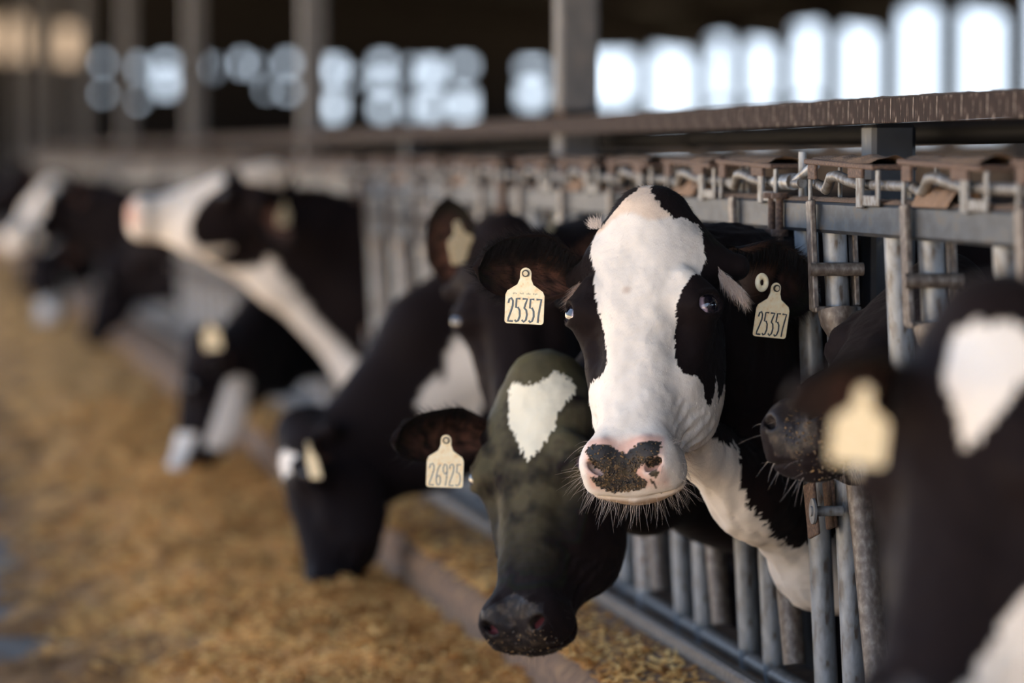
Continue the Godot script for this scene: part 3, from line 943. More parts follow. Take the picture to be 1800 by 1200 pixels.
func tag_mesh() -> ArrayMesh:
	var pts := PackedVector2Array()
	var rr := 0.005
	var corner := func(cx: float, cy: float, a0: float) -> void:
		for i in 5:
			var a := a0 + i * PI / 8
			pts.append(Vector2(cx + cos(a) * rr, cy + sin(a) * rr))
	corner.call(0.033 - rr, -0.072 + rr, -PI / 2)
	pts.append(Vector2(0.033, -0.024))
	pts.append(Vector2(0.030, -0.017))
	pts.append(Vector2(0.0135, -0.006))
	pts.append(Vector2(0.0095, 0.004))
	for i in 9:
		var a := PI * i / 8
		pts.append(Vector2(cos(a) * 0.0095, 0.013 + sin(a) * 0.0095))
	pts.append(Vector2(-0.0095, 0.004))
	pts.append(Vector2(-0.0135, -0.006))
	pts.append(Vector2(-0.030, -0.017))
	pts.append(Vector2(-0.033, -0.024))
	corner.call(-0.033 + rr, -0.072 + rr, PI)
	var st := st_new()
	st.set_smooth_group(-1)
	var tr := Geometry2D.triangulate_polygon(pts)
	var bow := func(p: Vector2) -> float: return -0.0025 * p.x * p.x / 0.001 + 0.012 * sm(-0.01, -0.07, p.y) * 0.4
	for k in range(0, tr.size(), 3):
		var a := pts[tr[k]]; var b := pts[tr[k + 1]]; var c := pts[tr[k + 2]]
		if (b - a).cross(c - a) < 0:
			var s := b; b = c; c = s
		tri(st, Vector3(a.x, a.y, 0.001), Vector3(b.x, b.y, 0.001), Vector3(c.x, c.y, 0.001))
		tri(st, Vector3(a.x, a.y, -0.001), Vector3(c.x, c.y, -0.001), Vector3(b.x, b.y, -0.001))
	for i in pts.size():
		var a := pts[i]
		var b := pts[(i + 1) % pts.size()]
		quad(st, Vector3(a.x, a.y, -0.001), Vector3(b.x, b.y, -0.001), Vector3(b.x, b.y, 0.001), Vector3(a.x, a.y, 0.001))
	return done(st)

# handwritten digits as pen strokes in a 1 x 2 cell
func digit(d: int) -> Array:
	match d:
		2: return [[Vector2(0.05, 1.55), Vector2(0.2, 1.88), Vector2(0.55, 1.98), Vector2(0.85, 1.75), Vector2(0.82, 1.35), Vector2(0.5, 0.8), Vector2(0.15, 0.3), Vector2(0.08, 0.04), Vector2(0.5, 0.04), Vector2(0.95, 0.04)]]
		3: return [[Vector2(0.08, 1.95), Vector2(0.9, 1.95), Vector2(0.62, 1.55), Vector2(0.42, 1.18), Vector2(0.78, 1.02), Vector2(0.92, 0.65), Vector2(0.78, 0.2), Vector2(0.4, 0.02), Vector2(0.05, 0.18)]]
		5: return [[Vector2(0.92, 1.95), Vector2(0.25, 1.95), Vector2(0.18, 1.2), Vector2(0.55, 1.22), Vector2(0.85, 0.95), Vector2(0.9, 0.5), Vector2(0.65, 0.12), Vector2(0.3, 0.02), Vector2(0.05, 0.16)]]
		6: return [[Vector2(0.8, 1.9), Vector2(0.4, 1.5), Vector2(0.14, 0.9), Vector2(0.12, 0.4), Vector2(0.35, 0.05), Vector2(0.7, 0.06), Vector2(0.9, 0.4), Vector2(0.8, 0.8), Vector2(0.5, 0.95), Vector2(0.18, 0.7)]]
		7: return [[Vector2(0.06, 1.95), Vector2(0.92, 1.95), Vector2(0.7, 1.3), Vector2(0.5, 0.6), Vector2(0.42, 0.0)]]
		9: return [[Vector2(0.85, 1.3), Vector2(0.5, 1.02), Vector2(0.16, 1.25), Vector2(0.14, 1.65), Vector2(0.42, 1.96), Vector2(0.75, 1.85), Vector2(0.88, 1.4), Vector2(0.8, 0.7), Vector2(0.6, 0.0)]]
	return []

func number_mesh(text: String, w: float, h: float, pen: float) -> ArrayMesh:
	var st := st_new()
	var cell := w / text.length()
	for i in text.length():
		for path in digit(int(text[i])):
			var pts := []
			for q in path:
				pts.append(Vector3(-w * 0.5 + i * cell + q.x * cell * 0.82, q.y * 0.5 * h, 0.0))
			var sub := []
			for k in pts.size():
				sub.append(pts[k])
			add_tube(st, sub, [pen], 6)
	return done(st)

func head_frame(poll: Vector3, nose: Vector3, face: Vector3) -> Transform3D:
	var y := (poll - nose).normalized()
	var z := (face - y * face.dot(y)).normalized()
	var x := y.cross(z)
	var b := Basis(x, y, z)
	var mid := (poll + nose) * 0.5
	return Transform3D(b, mid - b * Vector3(0, -0.079 * HEAD_SHORT, -0.045))

const HEAD_SHORT := 0.9
const EYE_AT := Vector3(0.112, -0.026, -0.036)
const BLACK := Color(0.0128, 0.0114, 0.0110)
const WHITE_ := Color(0.85, 0.765, 0.67)

# spec keys: name label head(Transform3D) qz face(Callable p,n) neck(Callable world p) fine cell ears tags ...
func make_cow(s: Dictionary) -> Node3D:
	var H: Transform3D = s.head
	var qz: float = s.qz
	var root := thing("cow", Vector3(FENCE_X + 1.3, COW_FLOOR, qz), s.label, "cow", "dairy cows at the feed line")
	var inv := Transform3D(Basis(), -root.position)
	var fine: bool = s.get("fine", false)
	if fine and head_fine.is_empty():
		head_fine = nets(head_field, Vector3(-0.19, -0.41, -0.26), Vector3(0.19, 0.26, 0.05), 0.0032)
	if not fine and head_coarse.is_empty():
		head_coarse = nets(head_field, Vector3(-0.19, -0.41, -0.26), Vector3(0.19, 0.26, 0.05), 0.0062)
	var hm: Dictionary = head_fine if fine else head_coarse
	var V := PackedVector3Array()
	var N := PackedVector3Array()
	var C := PackedColorArray()
	var I := PackedInt32Array()
	var IW := PackedInt32Array()
	var hv: PackedVector3Array = hm.v
	var hn: PackedVector3Array = hm.n
	var hi: PackedInt32Array = hm.i
	var face: Callable = s.face
	var TR := inv * H                                              # unsquashed axes for ears, eyes and tags
	H = H * Transform3D(Basis.from_scale(Vector3(1, HEAD_SHORT, 1)), Vector3.ZERO)
	var T := inv * H
	var wet := PackedByteArray()
	wet.resize(hv.size())
	var wet_f: Callable = s.get("wet", plain_wet)
	for k in hv.size():
		V.append(T * hv[k])
		N.append((TR.basis * (hn[k] * Vector3(1, 1.0 / HEAD_SHORT, 1))).normalized())
		C.append(face.call(hv[k], hn[k]))
		wet[k] = 1 if wet_f.call(hv[k]) else 0
	for k in range(0, hi.size(), 3):
		if wet[hi[k]] and wet[hi[k + 1]] and wet[hi[k + 2]]: IW.append_array([hi[k], hi[k + 1], hi[k + 2]])
		else: I.append_array([hi[k], hi[k + 1], hi[k + 2]])
	# neck and trunk
	var nape := H * Vector3(0, 0.11, -0.13)
	var mid := H * Vector3(0, 0.03, -0.13)
	var throat := H * (s.get("throat", Vector3(0, -0.05, -0.165)) as Vector3)
	var f0 := FENCE_X
	var qt := Vector3(f0 + s.get("qx", 0.0), s.get("qtop", 1.00), qz)
	var qb := Vector3(f0 + s.get("qx", 0.0) + s.get("qbx", 0.0), s.get("qbot", 0.54), qz)
	var qbr: float = s.get("qbr", 0.085)
	var qm := (qt + qb) * 0.5
	var gs: float = s.get("girth", 1.0)
	var wtop := Vector3(f0 + 0.62, 0.99, qz)
	var bris := Vector3(f0 + 0.40, 0.46, qz)
	var headT := H.affine_inverse()
	var bow: Vector3 = s.get("bow", Vector3.ZERO)
	var thr2 := throat.lerp(qb, 0.5) + bow
	var fold: float = s.get("folds", 0.0)
	var fnape: Vector3 = nape.lerp(qt, 0.5) + s.get("bow_top", Vector3.ZERO)
	var neck_f := func(p: Vector3) -> float:
		var d := cap(p, nape, fnape, 0.078, 0.088 * gs)
		d = smin(d, cap(p, fnape, qt, 0.088 * gs, 0.10 * gs), 0.08)
		d = smin(d, cap(p, qt, wtop, 0.10, 0.14), 0.10)
		d = smin(d, cap(p, mid, qm, 0.082, 0.110 * gs), 0.10)
		d = smin(d, cap(p, throat, thr2, 0.050, 0.052 * gs), 0.09)
		d = smin(d, cap(p, thr2, qb, 0.052 * gs, qbr * gs), 0.09)
		d = smin(d, cap(p, qm, (wtop + bris) * 0.5, 0.12, 0.20), 0.12)
		d = smin(d, cap(p, qb, bris, qbr, 0.15), 0.10)
		var l := headT * p
		d = smin(d, ell(l, Vector3(0, 0.07, -0.105), Vector3(0.092, 0.11, 0.10)), 0.07)
		d = smin(d, ell(l, Vector3(0, -0.035, -0.135), Vector3(0.060, 0.11, 0.08)), 0.06)
		if fold > 0.0 and d < 0.03 and p.x < f0 + 0.1:
			d -= fold * wob.get_noise_3d((p.x + p.z) * 1.5, p.y * 0.12, (p.z - p.x) * 0.5)
		return d
	var body_f := func(p: Vector3) -> float:
		var l := Vector3(p.x - f0, p.y, absf(p.z - qz))
		var d := ell(l, Vector3(0.95, 0.66, 0), Vector3(0.62, 0.44, 0.26))
		d = smin(d, ell(l, Vector3(1.55, 0.64, 0), Vector3(0.62, 0.42, 0.27)), 0.15)
		d = smin(d, ell(l, Vector3(2.05, 0.80, 0), Vector3(0.36, 0.30, 0.24)), 0.12)
		d = smin(d, cap(l, Vector3(0.62, 0.99, 0), Vector3(2.2, 1.02, 0), 0.13, 0.10), 0.12)
		d = smin(d, cap(l, Vector3(0.50, 0.66, 0.08), Vector3(0.62, 0.92, 0.08), 0.15, 0.12), 0.1)
		d = smin(d, cap(l, Vector3(0.40, 0.46, 0), Vector3(0.9, 0.36, 0), 0.16, 0.16), 0.12)
		d = smin(d, cap(l, Vector3(0.62, 0.45, 0.16), Vector3(0.58, 0.16, 0.15), 0.095, 0.052), 0.05)
		d = smin(d, cap(l, Vector3(0.58, 0.16, 0.15), Vector3(0.60, -0.17, 0.15), 0.046, 0.036), 0.03)
		d = smin(d, cap(l, Vector3(0.60, -0.19, 0.15), Vector3(0.57, -0.215, 0.15), 0.05, 0.055), 0.02)
		d = smin(d, cap(l, Vector3(2.08, 0.66, 0.15), Vector3(1.98, 0.34, 0.19), 0.16, 0.10), 0.06)
		d = smin(d, cap(l, Vector3(1.98, 0.34, 0.19), Vector3(2.22, 0.10, 0.18), 0.08, 0.045), 0.04)
		d = smin(d, cap(l, Vector3(2.22, 0.10, 0.18), Vector3(2.18, -0.17, 0.18), 0.042, 0.036), 0.03)
		d = smin(d, cap(l, Vector3(2.18, -0.19, 0.18), Vector3(2.14, -0.215, 0.18), 0.05, 0.055), 0.02)
		d = smin(d, ell(l, Vector3(1.86, 0.28, 0), Vector3(0.2, 0.16, 0.16)), 0.06)
		d = smin(d, cap(l, Vector3(2.38, 0.98, 0), Vector3(2.44, 0.10, 0), 0.035, 0.022), 0.05)
		if p.x < f0 + 1.0: d = smin(d, neck_f.call(p), 0.10)
		return d
	var split := f0 + 0.16
	var reach_lo := Vector3(minf(f0, minf(nape.x, throat.x)) - 0.22, 0.15, minf(qz, minf(nape.z, throat.z)) - 0.30)
	var reach_hi := Vector3(split, 1.32, maxf(qz, maxf(nape.z, throat.z)) + 0.30)
	reach_lo.y = minf(reach_lo.y, minf(nape.y, throat.y) - 0.2)
	reach_hi.y = maxf(reach_hi.y, maxf(nape.y, throat.y) + 0.2)
	var cell: float = s.get("cell", 0.016)
	var neck_col: Callable = s.neck
	var parts := [nets(neck_f, reach_lo, reach_hi, cell)]
	if s.get("trunk", true):
		parts.append(nets(body_f, Vector3(split - 0.03, -0.30, qz - 0.40), Vector3(f0 + 2.55, 1.22, qz + 0.40), 0.034))
	for prt in parts:
		var base := V.size()
		var pv: PackedVector3Array = prt.v
		var pn: PackedVector3Array = prt.n
		for k in pv.size():
			V.append(inv * pv[k])
			N.append(pn[k])
			C.append(neck_col.call(pv[k], headT * pv[k]))
		for q in prt.i: I.append(base + q)
	var am := ArrayMesh.new()
	for pass_ in 2:
		var arr := []
		arr.resize(Mesh.ARRAY_MAX)
		arr[Mesh.ARRAY_VERTEX] = V
		arr[Mesh.ARRAY_NORMAL] = N
		arr[Mesh.ARRAY_COLOR] = C
		arr[Mesh.ARRAY_INDEX] = I if pass_ == 0 else IW
		if (arr[Mesh.ARRAY_INDEX] as PackedInt32Array).size() == 0: continue
		am.add_surface_from_arrays(Mesh.PRIMITIVE_TRIANGLES, arr)
	am.surface_set_material(0, M.fur)
	if am.get_surface_count() > 1: am.surface_set_material(1, M.wet)
	var body := obj("body", am, null, root)
	# eyes
	for sx in [-1.0, 1.0]:
		var em: ArrayMesh = eye_cache(1.0 if s.get("pale_eyes", false) else 0.0)
		var e := obj("eye", em, M.eye, root)
		var on := Vector3(0.80 * sx, 0.05, 0.60).normalized()
		var tl := Vector3(-0.52 * sx, -0.42, 0.74).normalized()
		tl = (tl - on * tl.dot(on)).normalized()
		var b := Basis(tl, on.cross(tl), on)
		e.transform = Transform3D(TR.basis * b, T * (EYE_AT * Vector3(sx, 1, 1) - on * 0.0035))
	var TH := Transform3D(TR.basis, T.origin)
	if s.has("whiskers"): whiskers(hm, T, s.whiskers, s.whisker_mat, root, 21)
	if s.has("coat_hair"): face_hair(hm, T, face, s.coat_hair, root)
	if s.has("crumbs"): crumbs(hm, T, s.crumb_where, s.crumbs, root, 31)
	# ears, with their tags
	var es: Array = s.ears
	for k in es.size():
		var q: Dictionary = es[k]
		var sx := -1.0 if k == 0 else 1.0
		var at: Vector3 = T * (q.get("at", Vector3(0.128 * sx, 0.092, -0.10)) as Vector3)
		var y: Vector3 = TR.basis * (q.get("dir", Vector3.UP) as Vector3)
		var z: Vector3 = TR.basis * (q.get("open", Vector3.UP) as Vector3)
		if q.has("tip"): y = inv * (q.tip as Vector3) - at
		if q.has("wopen"): z = q.wopen
		var el: float = q.get("len", y.length() if q.has("tip") else 0.185)
		y = y.normalized()
		z = (z - y * z.dot(y)).normalized()
		var b := Basis(y.cross(z), y, z)
		var ear := obj("ear", ear_mesh(el, q.get("half", 0.058), q.get("inner", ear_inner), s.get("hairs", 0), 5 + k, q.get("outer", BLACK), -sx), M.fur, root)
		ear.transform = Transform3D(b, at)
		if q.has("tag"):
			var tg := obj("ear_tag", tag_cache(), q.get("tag_mat", M.tag), ear)
			tg.set_meta("label", q.tag_label)
			# where the tag hangs, its up and its facing are given in world axes
			var ty: Vector3 = (q.tag_up as Vector3).normalized()
			var tz: Vector3 = q.tag_face
			tz = (tz - ty * tz.dot(ty)).normalized()
			var ts: float = q.get("tag_scale", 1.0)
			tg.transform = ear.transform.affine_inverse() * Transform3D(Basis(ty.cross(tz), ty, tz).scaled(Vector3.ONE * ts), inv * (q.tag as Vector3))
			if q.has("number"):
				var nm := obj("tag_number", number_mesh(q.number, 0.059, 0.040, q.get("pen", 0.0016)), q.get("ink", M.ink), tg)
				nm.transform = Transform3D(Basis().scaled(Vector3(1, 1, 0.3)), Vector3(0.0015, -0.069, 0.001))
			if q.has("faint_print"):
				var ps := st_new()
				for g in 4:
					for f in 3:
						add_box(ps, Transform3D(Basis(), Vector3(-0.0195 + g * 0.0115 + f * 0.0024, -0.0215 + 0.0006 * ((g + f) % 2), 0.001)), Vector3(0.0016, 0.0030 - 0.0006 * ((f + g) % 3), 0.0004), 0.0001)
				obj("worn_print", done(ps), M.ink_pale, tg)
			if q.has("button_at"):
				var bt := obj("ear_button", ring_mesh(0.0085, 0.0045), M.tag, ear)
				bt.transform = ear.transform.affine_inverse() * Transform3D(Basis(Vector3.UP.cross(tz).normalized(), Vector3.UP, tz.normalized()).orthonormalized(), inv * (q.button_at as Vector3))
				bt.set_meta("label", "round yellow ear button")
			if q.get("button", true):
				var st := st_new()
				add_tube(st, [Vector3(0, 0.013, 0.0005), Vector3(0, 0.013, 0.004)], [0.0062], 16)
				obj("tag_button", done(st), M.plastic_dark, tg)
				obj("button_ring", tube([Vector3(0, 0.013, 0.0038), Vector3(0, 0.013, 0.005)], [0.004], 16), M.tag_old, tg)
	return root

func ring_mesh(R: float, r: float) -> ArrayMesh:
	var st := st_new()
	st.set_smooth_group(1)
	for i in 24:
		for k in 10:
			var q := []
			for c in [[i, k], [i, k + 1], [i + 1, k + 1], [i + 1, k]]:
				var a: float = TAU * c[0] / 24.0
				var b: float = TAU * c[1] / 10.0
				q.append(Vector3(cos(a) * (R + r * cos(b)), 1.25 * sin(a) * (R + r * cos(b)), r * sin(b)))
			quad(st, q[0], q[3], q[2], q[1])
	return done(st)

var eyes_made := {}
func eye_cache(sx: float) -> ArrayMesh:
	if not eyes_made.has(sx): eyes_made[sx] = eye_mesh(sx > 0.5)
	return eyes_made[sx]

var tags_made := {}
func tag_cache() -> ArrayMesh:
	if not tags_made.has(0): tags_made[0] = tag_mesh()
	return tags_made[0]

func eye_rim(p: Vector3) -> bool:
	var e := Vector3(absf(p.x), p.y, p.z) - EYE_AT
	return e.length() < 0.026

func ear_inner(a: float, u: float) -> Color:
	var n := wob.get_noise_2d(a * 3.0, u * 1.5)
	var c := BLACK.lerp(Color(0.13, 0.062, 0.042), clampf(sm(0.95, 0.3, a) * sm(0.9, 0.15, absf(u + 0.15)) * (0.75 + n * 1.4), 0, 1))
	return c

# bare moist nose plate between and below the nostrils
func in_pad(p: Vector3) -> bool:
	var ax := absf(p.x)
	return p.y < -0.305 - ax * 0.10 + 0.012 * cos(ax * 60.0) and p.z > -0.062 + ax * 0.25 and ax < 0.066 - 0.4 * maxf(0.0, -0.345 - p.y)

# black face with optional white polygon (front view x, y) and white muzzle band
func black_face(polys: Array, dusty := 0.0) -> Callable:
	return func(p: Vector3, n: Vector3) -> Color:
		var jx := wob.get_noise_3d(p.x * 1.6, p.y * 0.6, p.z) * 0.010 + wob_fine.get_noise_3d(p.x, p.y * 0.35, p.z) * 0.004
		var jy := wob.get_noise_3d(p.x, p.y * 0.8 + 9.0, p.z) * 0.010 + wob_fine.get_noise_3d(p.x * 1.2 + 4.0, p.y * 0.3, p.z) * 0.010
		var q := Vector2(p.x + jx, p.y + jy)
		var c := BLACK
		if dusty > 0.0:
			c = c.lerp(Color(0.115, 0.100, 0.050), dusty * sm(0.12, 0.19, p.y) * 0.9)
			c = c.lerp(Color(0.090, 0.076, 0.046), dusty * sm(-0.30, -0.05, p.y) * sm(-0.07, 0.0, p.z) * clampf(0.75 + wob.get_noise_3d(p.x * 0.6, p.y * 0.6, 2.0) * 1.4, 0, 1))
		if in_pad(p):
			c = Color(0.020, 0.018, 0.018).lerp(Color(0.07, 0.052, 0.04), clampf(wob.get_noise_3d(p.x * 2, p.y * 2, p.z * 2) * 2.0, 0, 1))
		if Vector3(absf(p.x) - 0.050, p.y + 0.357, p.z + 0.024).length() < 0.015: c = Color(0.16, 0.045, 0.050)
		for poly in polys:
			if p.z > -0.20 and Geometry2D.is_point_in_polygon(Vector2(q.x - p.x + unroll(p), q.y), poly): c = WHITE_.lerp(Color(0.80, 0.74, 0.56), dusty * 0.8)
		return c

func all_black(p: Vector3, l: Vector3) -> Color:
	return BLACK

func build_herd() -> void:
	prepare_head()
	var cam_back := Vector3(-0.161, 0.048, 0.986)      # towards the photographer
	var img_left := Vector3(-0.987, 0, -0.161)
	var down_open := cam_back + Vector3(0, -0.35, 0)
	# 1. the white-faced cow
	make_cow({
		"label": "black cow with broad white blaze facing the camera, yellow ear tags numbered 25357",
		"head": head_frame(Vector3(1.296, 1.193, -6.461), Vector3(1.212, 0.698, -6.215), cam_back + img_left * 0.34), "qz": -6.74, "fine": true, "cell": 0.0062, "hairs": 1500,
		"face": main_face, "neck": main_neck, "wet": main_wet, "pale_eyes": true, "folds": 0.006, "qtop": 1.0, "qbot": 0.51, "qbx": 0.06, "qbr": 0.055, "throat": Vector3(0, -0.17, -0.15), "bow": Vector3(0.02, -0.01, 0.0), "whiskers": 330, "whisker_mat": M.hair_pale, "coat_hair": 16000, "crumbs": 700, "crumb_where": main_crumbs,
		"ears": [  # outer black of both ears lightened to paint in the sheen of the hair
			{"tip": Vector3(0.984, 1.07, -6.485), "wopen": down_open, "half": 0.070, "outer": Color(0.020, 0.018, 0.018), "tag": Vector3(1.055, 1.044, -6.33), "tag_up": Vector3(0.03, 1, 0.05), "tag_face": cam_back + img_left * 0.15, "number": "25357", "ink": M.ink_grey, "pen": 0.0019, "faint_print": true, "tag_label": "yellow ear tag numbered 25357, hanging from the ear at left"},
			{"tip": Vector3(1.591, 1.001, -6.484), "wopen": down_open + Vector3(0.3, 0, 0), "half": 0.076, "outer": Color(0.020, 0.018, 0.018), "tag": Vector3(1.495, 1.015, -6.385), "tag_up": Vector3(0.13, 1, 0.05), "tag_face": cam_back + img_left * -0.55, "inner": pale_ear, "number": "25357", "button_at": Vector3(1.470, 1.038, -6.375), "tag_label": "yellow ear tag numbered 25357, turned slightly, below the ear at right"}]})
	# 2. cow below, white triangle on the forehead
	make_cow({
		"label": "dusty black cow with white forehead triangle and tag 26925, head lowered below the white-faced cow",
		"head": head_frame(Vector3(1.19, 0.905, -6.93), Vector3(1.115, 0.365, -6.70), cam_back + img_left * 0.62), "qz": -7.35, "fine": true, "hairs": 300,
		"face": black_face([PackedVector2Array([Vector2(-0.030, 0.154), Vector2(0.010, 0.142), Vector2(0.042, 0.150), Vector2(0.058, 0.172), Vector2(0.090, 0.142), Vector2(0.073, 0.078), Vector2(0.052, 0.014), Vector2(0.0164, -0.026), Vector2(-0.009, 0.027), Vector2(-0.025, 0.062)])], 1.0), "neck": all_black, "pale_eyes": true, "qtop": 0.96, "qbot": 0.60, "whiskers": 90, "whisker_mat": M.hair_dark, "crumbs": 160, "crumb_where": lip_crumbs,
		"ears": [
			{"tip": Vector3(0.894, 0.743, -6.91), "wopen": down_open, "half": 0.062, "tag": Vector3(0.983, 0.734, -6.763), "tag_up": Vector3(0.03, 1, 0.05), "tag_face": cam_back, "number": "26925", "ink": M.ink_faded, "pen": 0.0012, "tag_label": "pale yellow ear tag with faded number 26925"},
			{"dir": Vector3(0.9, -0.1, -0.4), "open": Vector3(0.3, -0.35, 1.0)}]})
	# 3. foreground cow at the right edge
	make_cow({
		"label": "large out-of-focus black cow in the right foreground with a white wedge on its forehead",
		"head": head_frame(Vector3(1.218, 1.101, -4.106), Vector3(1.082, 0.616, -3.95), cam_back + img_left * 0.75), "qz": -4.30, "fine": true, "hairs": 200,
		"face": black_face([PackedVector2Array([Vector2(-0.008, 0.142), Vector2(0.0068, 0.150), Vector2(0.059, 0.150), Vector2(0.095, 0.14), Vector2(0.10, 0.10), Vector2(0.0745, 0.074), Vector2(0.055, 0.036), Vector2(0.039, 0.003), Vector2(0.0257, -0.012), Vector2(0.010, 0.024), Vector2(-0.012, 0.075)]), PackedVector2Array([Vector2(0.060, -0.34), Vector2(0.070, -0.27), Vector2(0.085, -0.21), Vector2(0.11, -0.16), Vector2(0.4, -0.12), Vector2(0.4, -0.5), Vector2(0.045, -0.45)])]), "neck": throat_neck,
		"ears": [
			{"tip": Vector3(0.922, 1.019, -3.896), "wopen": down_open, "tag_scale": 0.86, "tag": Vector3(0.986, 0.998, -3.815), "tag_up": Vector3(0.10, 1, 0.05), "tag_face": cam_back, "tag_mat": M.tag_old, "button": false, "tag_label": "blurred yellow ear tag whose number has worn off"},
			{"dir": Vector3(0.9, -0.1, -0.4), "open": Vector3(0.3, -0.35, 1.0)}]})
	# 4. cow whose muzzle shows behind the foreground cow's ear
	make_cow({
		"label": "black cow with feed-crusted muzzle pointing left, half hidden behind the foreground cow's ear",
		"head": head_frame(Vector3(1.775, 1.06, -6.225), Vector3(1.415, 0.79, -5.89), Vector3(-0.5, 1.0, 0.1)), "qz": -6.13, "fine": true,
		"face": black_face([]), "whiskers": 60, "whisker_mat": M.hair_pale, "crumbs": 420, "crumb_where": nose_crumbs, "neck": all_black, "qx": 0.34, "qtop": 0.95, "qbot": 0.66, "girth": 0.9,
		"ears": [
			{"dir": Vector3(-0.95, -0.12, -0.2), "open": Vector3(-0.5, -0.30, 1.0)},
			{"dir": Vector3(0.9, -0.1, -0.4), "open": Vector3(0.3, -0.35, 1.0)}]})
	# 5. eating cow, second from the camera on the feed
	make_cow({
		"label": "black cow eating with lowered head, white patch on its throat, left of the triangle-faced cow",
		"head": head_frame(Vector3(1.045, 0.58, -9.888), Vector3(1.10, 0.12, -9.62), img_left + cam_back * 0.15), "qz": -9.84,
		"face": black_face([PackedVector2Array([Vector2(-0.03, 0.095), Vector2(0.06, 0.085), Vector2(0.092, 0.05), Vector2(0.082, -0.005), Vector2(0.0, 0.03)])]), "neck": eating_neck, "bow_top": Vector3(0, 0.05, 0),
		"ears": [
			{"dir": Vector3(-0.9, -0.1, -0.4), "open": Vector3(-0.5, -0.30, 1.0)},
			{"tip": Vector3(1.053, 0.405, -9.60), "wopen": cam_back + img_left * -0.8, "half": 0.05, "tag": Vector3(1.043, 0.518, -9.55), "tag_up": Vector3(-0.25, 1, 0.0), "tag_face": cam_back + img_left * 2.0, "tag_mat": M.tag_old, "tag_label": "yellow ear tag seen edge-on"}]})
	# 6. cow looking out behind the main cow's ear
	make_cow({
		"label": "black cow with an upright tagged ear standing behind the white-faced cow",
		"head": head_frame(Vector3(1.336, 1.121, -8.348), Vector3(1.36, 0.611, -8.117), cam_back + img_left * 0.2), "qz": -8.57,
		"face": black_face([]), "neck": all_black,
		"ears": [
			{"tip": Vector3(1.226, 1.165, -8.418), "wopen": cam_back, "half": 0.068, "tag": Vector3(1.237, 1.091, -8.311), "tag_up": Vector3(-0.2, 1, 0.0), "tag_face": cam_back + img_left * -0.6, "tag_mat": M.tag_old, "tag_label": "yellow ear tag hanging in the upright ear"},
			{"dir": Vector3(0.75, 0.35, -0.5), "open": Vector3(0.3, -0.35, 1.0), "tag": Vector3(1.462, 1.113, -8.40), "tag_up": Vector3(0.2, 1, 0.15), "tag_face": Vector3(0.9, 0, 0.6), "tag_scale": 0.6, "tag_mat": M.tag_old, "tag_label": "small yellow ear tag at the far ear"}]})
	# 7. cow with raised white muzzle
	make_cow({
		"label": "black and white cow raising its white muzzle high to the left",
		"head": head_frame(Vector3(1.317, 1.197, -12.716), Vector3(0.797, 1.047, -12.743), Vector3(-0.25, 1, 0.12)), "qz": -12.84,
		"face": raised_face, "neck": raised_neck, "throat": Vector3(0, -0.22, -0.125), "bow": Vector3(0, 0.06, 0),
		"ears": [
			{"dir": Vector3(-0.9, -0.1, -0.4), "open": Vector3(-0.5, -0.30, 1.0)},
			{"tip": Vector3(1.30, 0.95, -12.456), "wopen": cam_back, "half": 0.05, "tag": Vector3(1.276, 1.088, -12.41), "tag_up": Vector3(0.1, 1, 0.0), "tag_face": cam_back + img_left * -1.2, "tag_scale": 0.8, "tag_mat": M.tag_old, "tag_label": "yellow ear tag in shade"}]})
	# 8. eating cow below it
	make_cow({
		"label": "black cow eating with white cheek and white nose tip, below the cow with raised muzzle",
		"head": head_frame(Vector3(1.088, 0.644, -13.284), Vector3(1.002, 0.15, -13.172), img_left + cam_back * 0.1), "qz": -14.06,
		"face": cheek_face, "neck": all_black,
		"ears": [
			{"dir": Vector3(-0.9, -0.1, -0.4), "open": Vector3(-0.5, -0.30, 1.0)},
			{"tip": Vector3(1.11, 0.53, -13.0), "wopen": cam_back, "half": 0.055, "tag": Vector3(1.079, 0.675, -12.96), "tag_up": Vector3(-0.15, 1, 0.0), "tag_face": cam_back + img_left * 0.5, "tag_mat": M.tag_old, "tag_label": "yellow ear tag facing the camera"}]})
	# 9. black cow further on
	make_cow({
		"label": "blurred all-black cow eating far down the line, left of the cow with raised muzzle",
		"head": head_frame(Vector3(1.27, 0.74, -21.66), Vector3(1.124, 0.20, -21.473), img_left + cam_back * 0.3), "qz": -21.38, "cell": 0.024,
		"face": black_face([]), "neck": all_black,
		"ears": [{"dir": Vector3(-0.9, -0.1, -0.4), "open": Vector3(-0.5, -0.30, 1.0)}, {"dir": Vector3(0.9, -0.1, -0.4), "open": Vector3(0.3, -0.35, 1.0)}]})
	# 10. far cow with a pale face, head half lowered
	make_cow({
		"label": "far blurred cow with a long pale face slanting down at the left edge",
		"head": head_frame(Vector3(1.018, 1.158, -22.348), Vector3(0.655, 0.708, -21.98), img_left + Vector3(0, 0.9, 0) + cam_back * 0.5), "qz": -21.99, "cell": 0.024,
		"face": black_face([PackedVector2Array([Vector2(-0.2, 0.3), Vector2(0.11, 0.3), Vector2(0.10, 0.1), Vector2(0.12, -0.1), Vector2(0.10, -0.2), Vector2(0.2, -0.3), Vector2(0.2, -0.45), Vector2(-0.2, -0.45)])]), "neck": all_black,
		"ears": [{"dir": Vector3(-0.9, -0.1, -0.4), "open": Vector3(-0.5, -0.30, 1.0)}, {"dir": Vector3(0.9, -0.1, -0.4), "open": Vector3(0.3, -0.35, 1.0)}]})
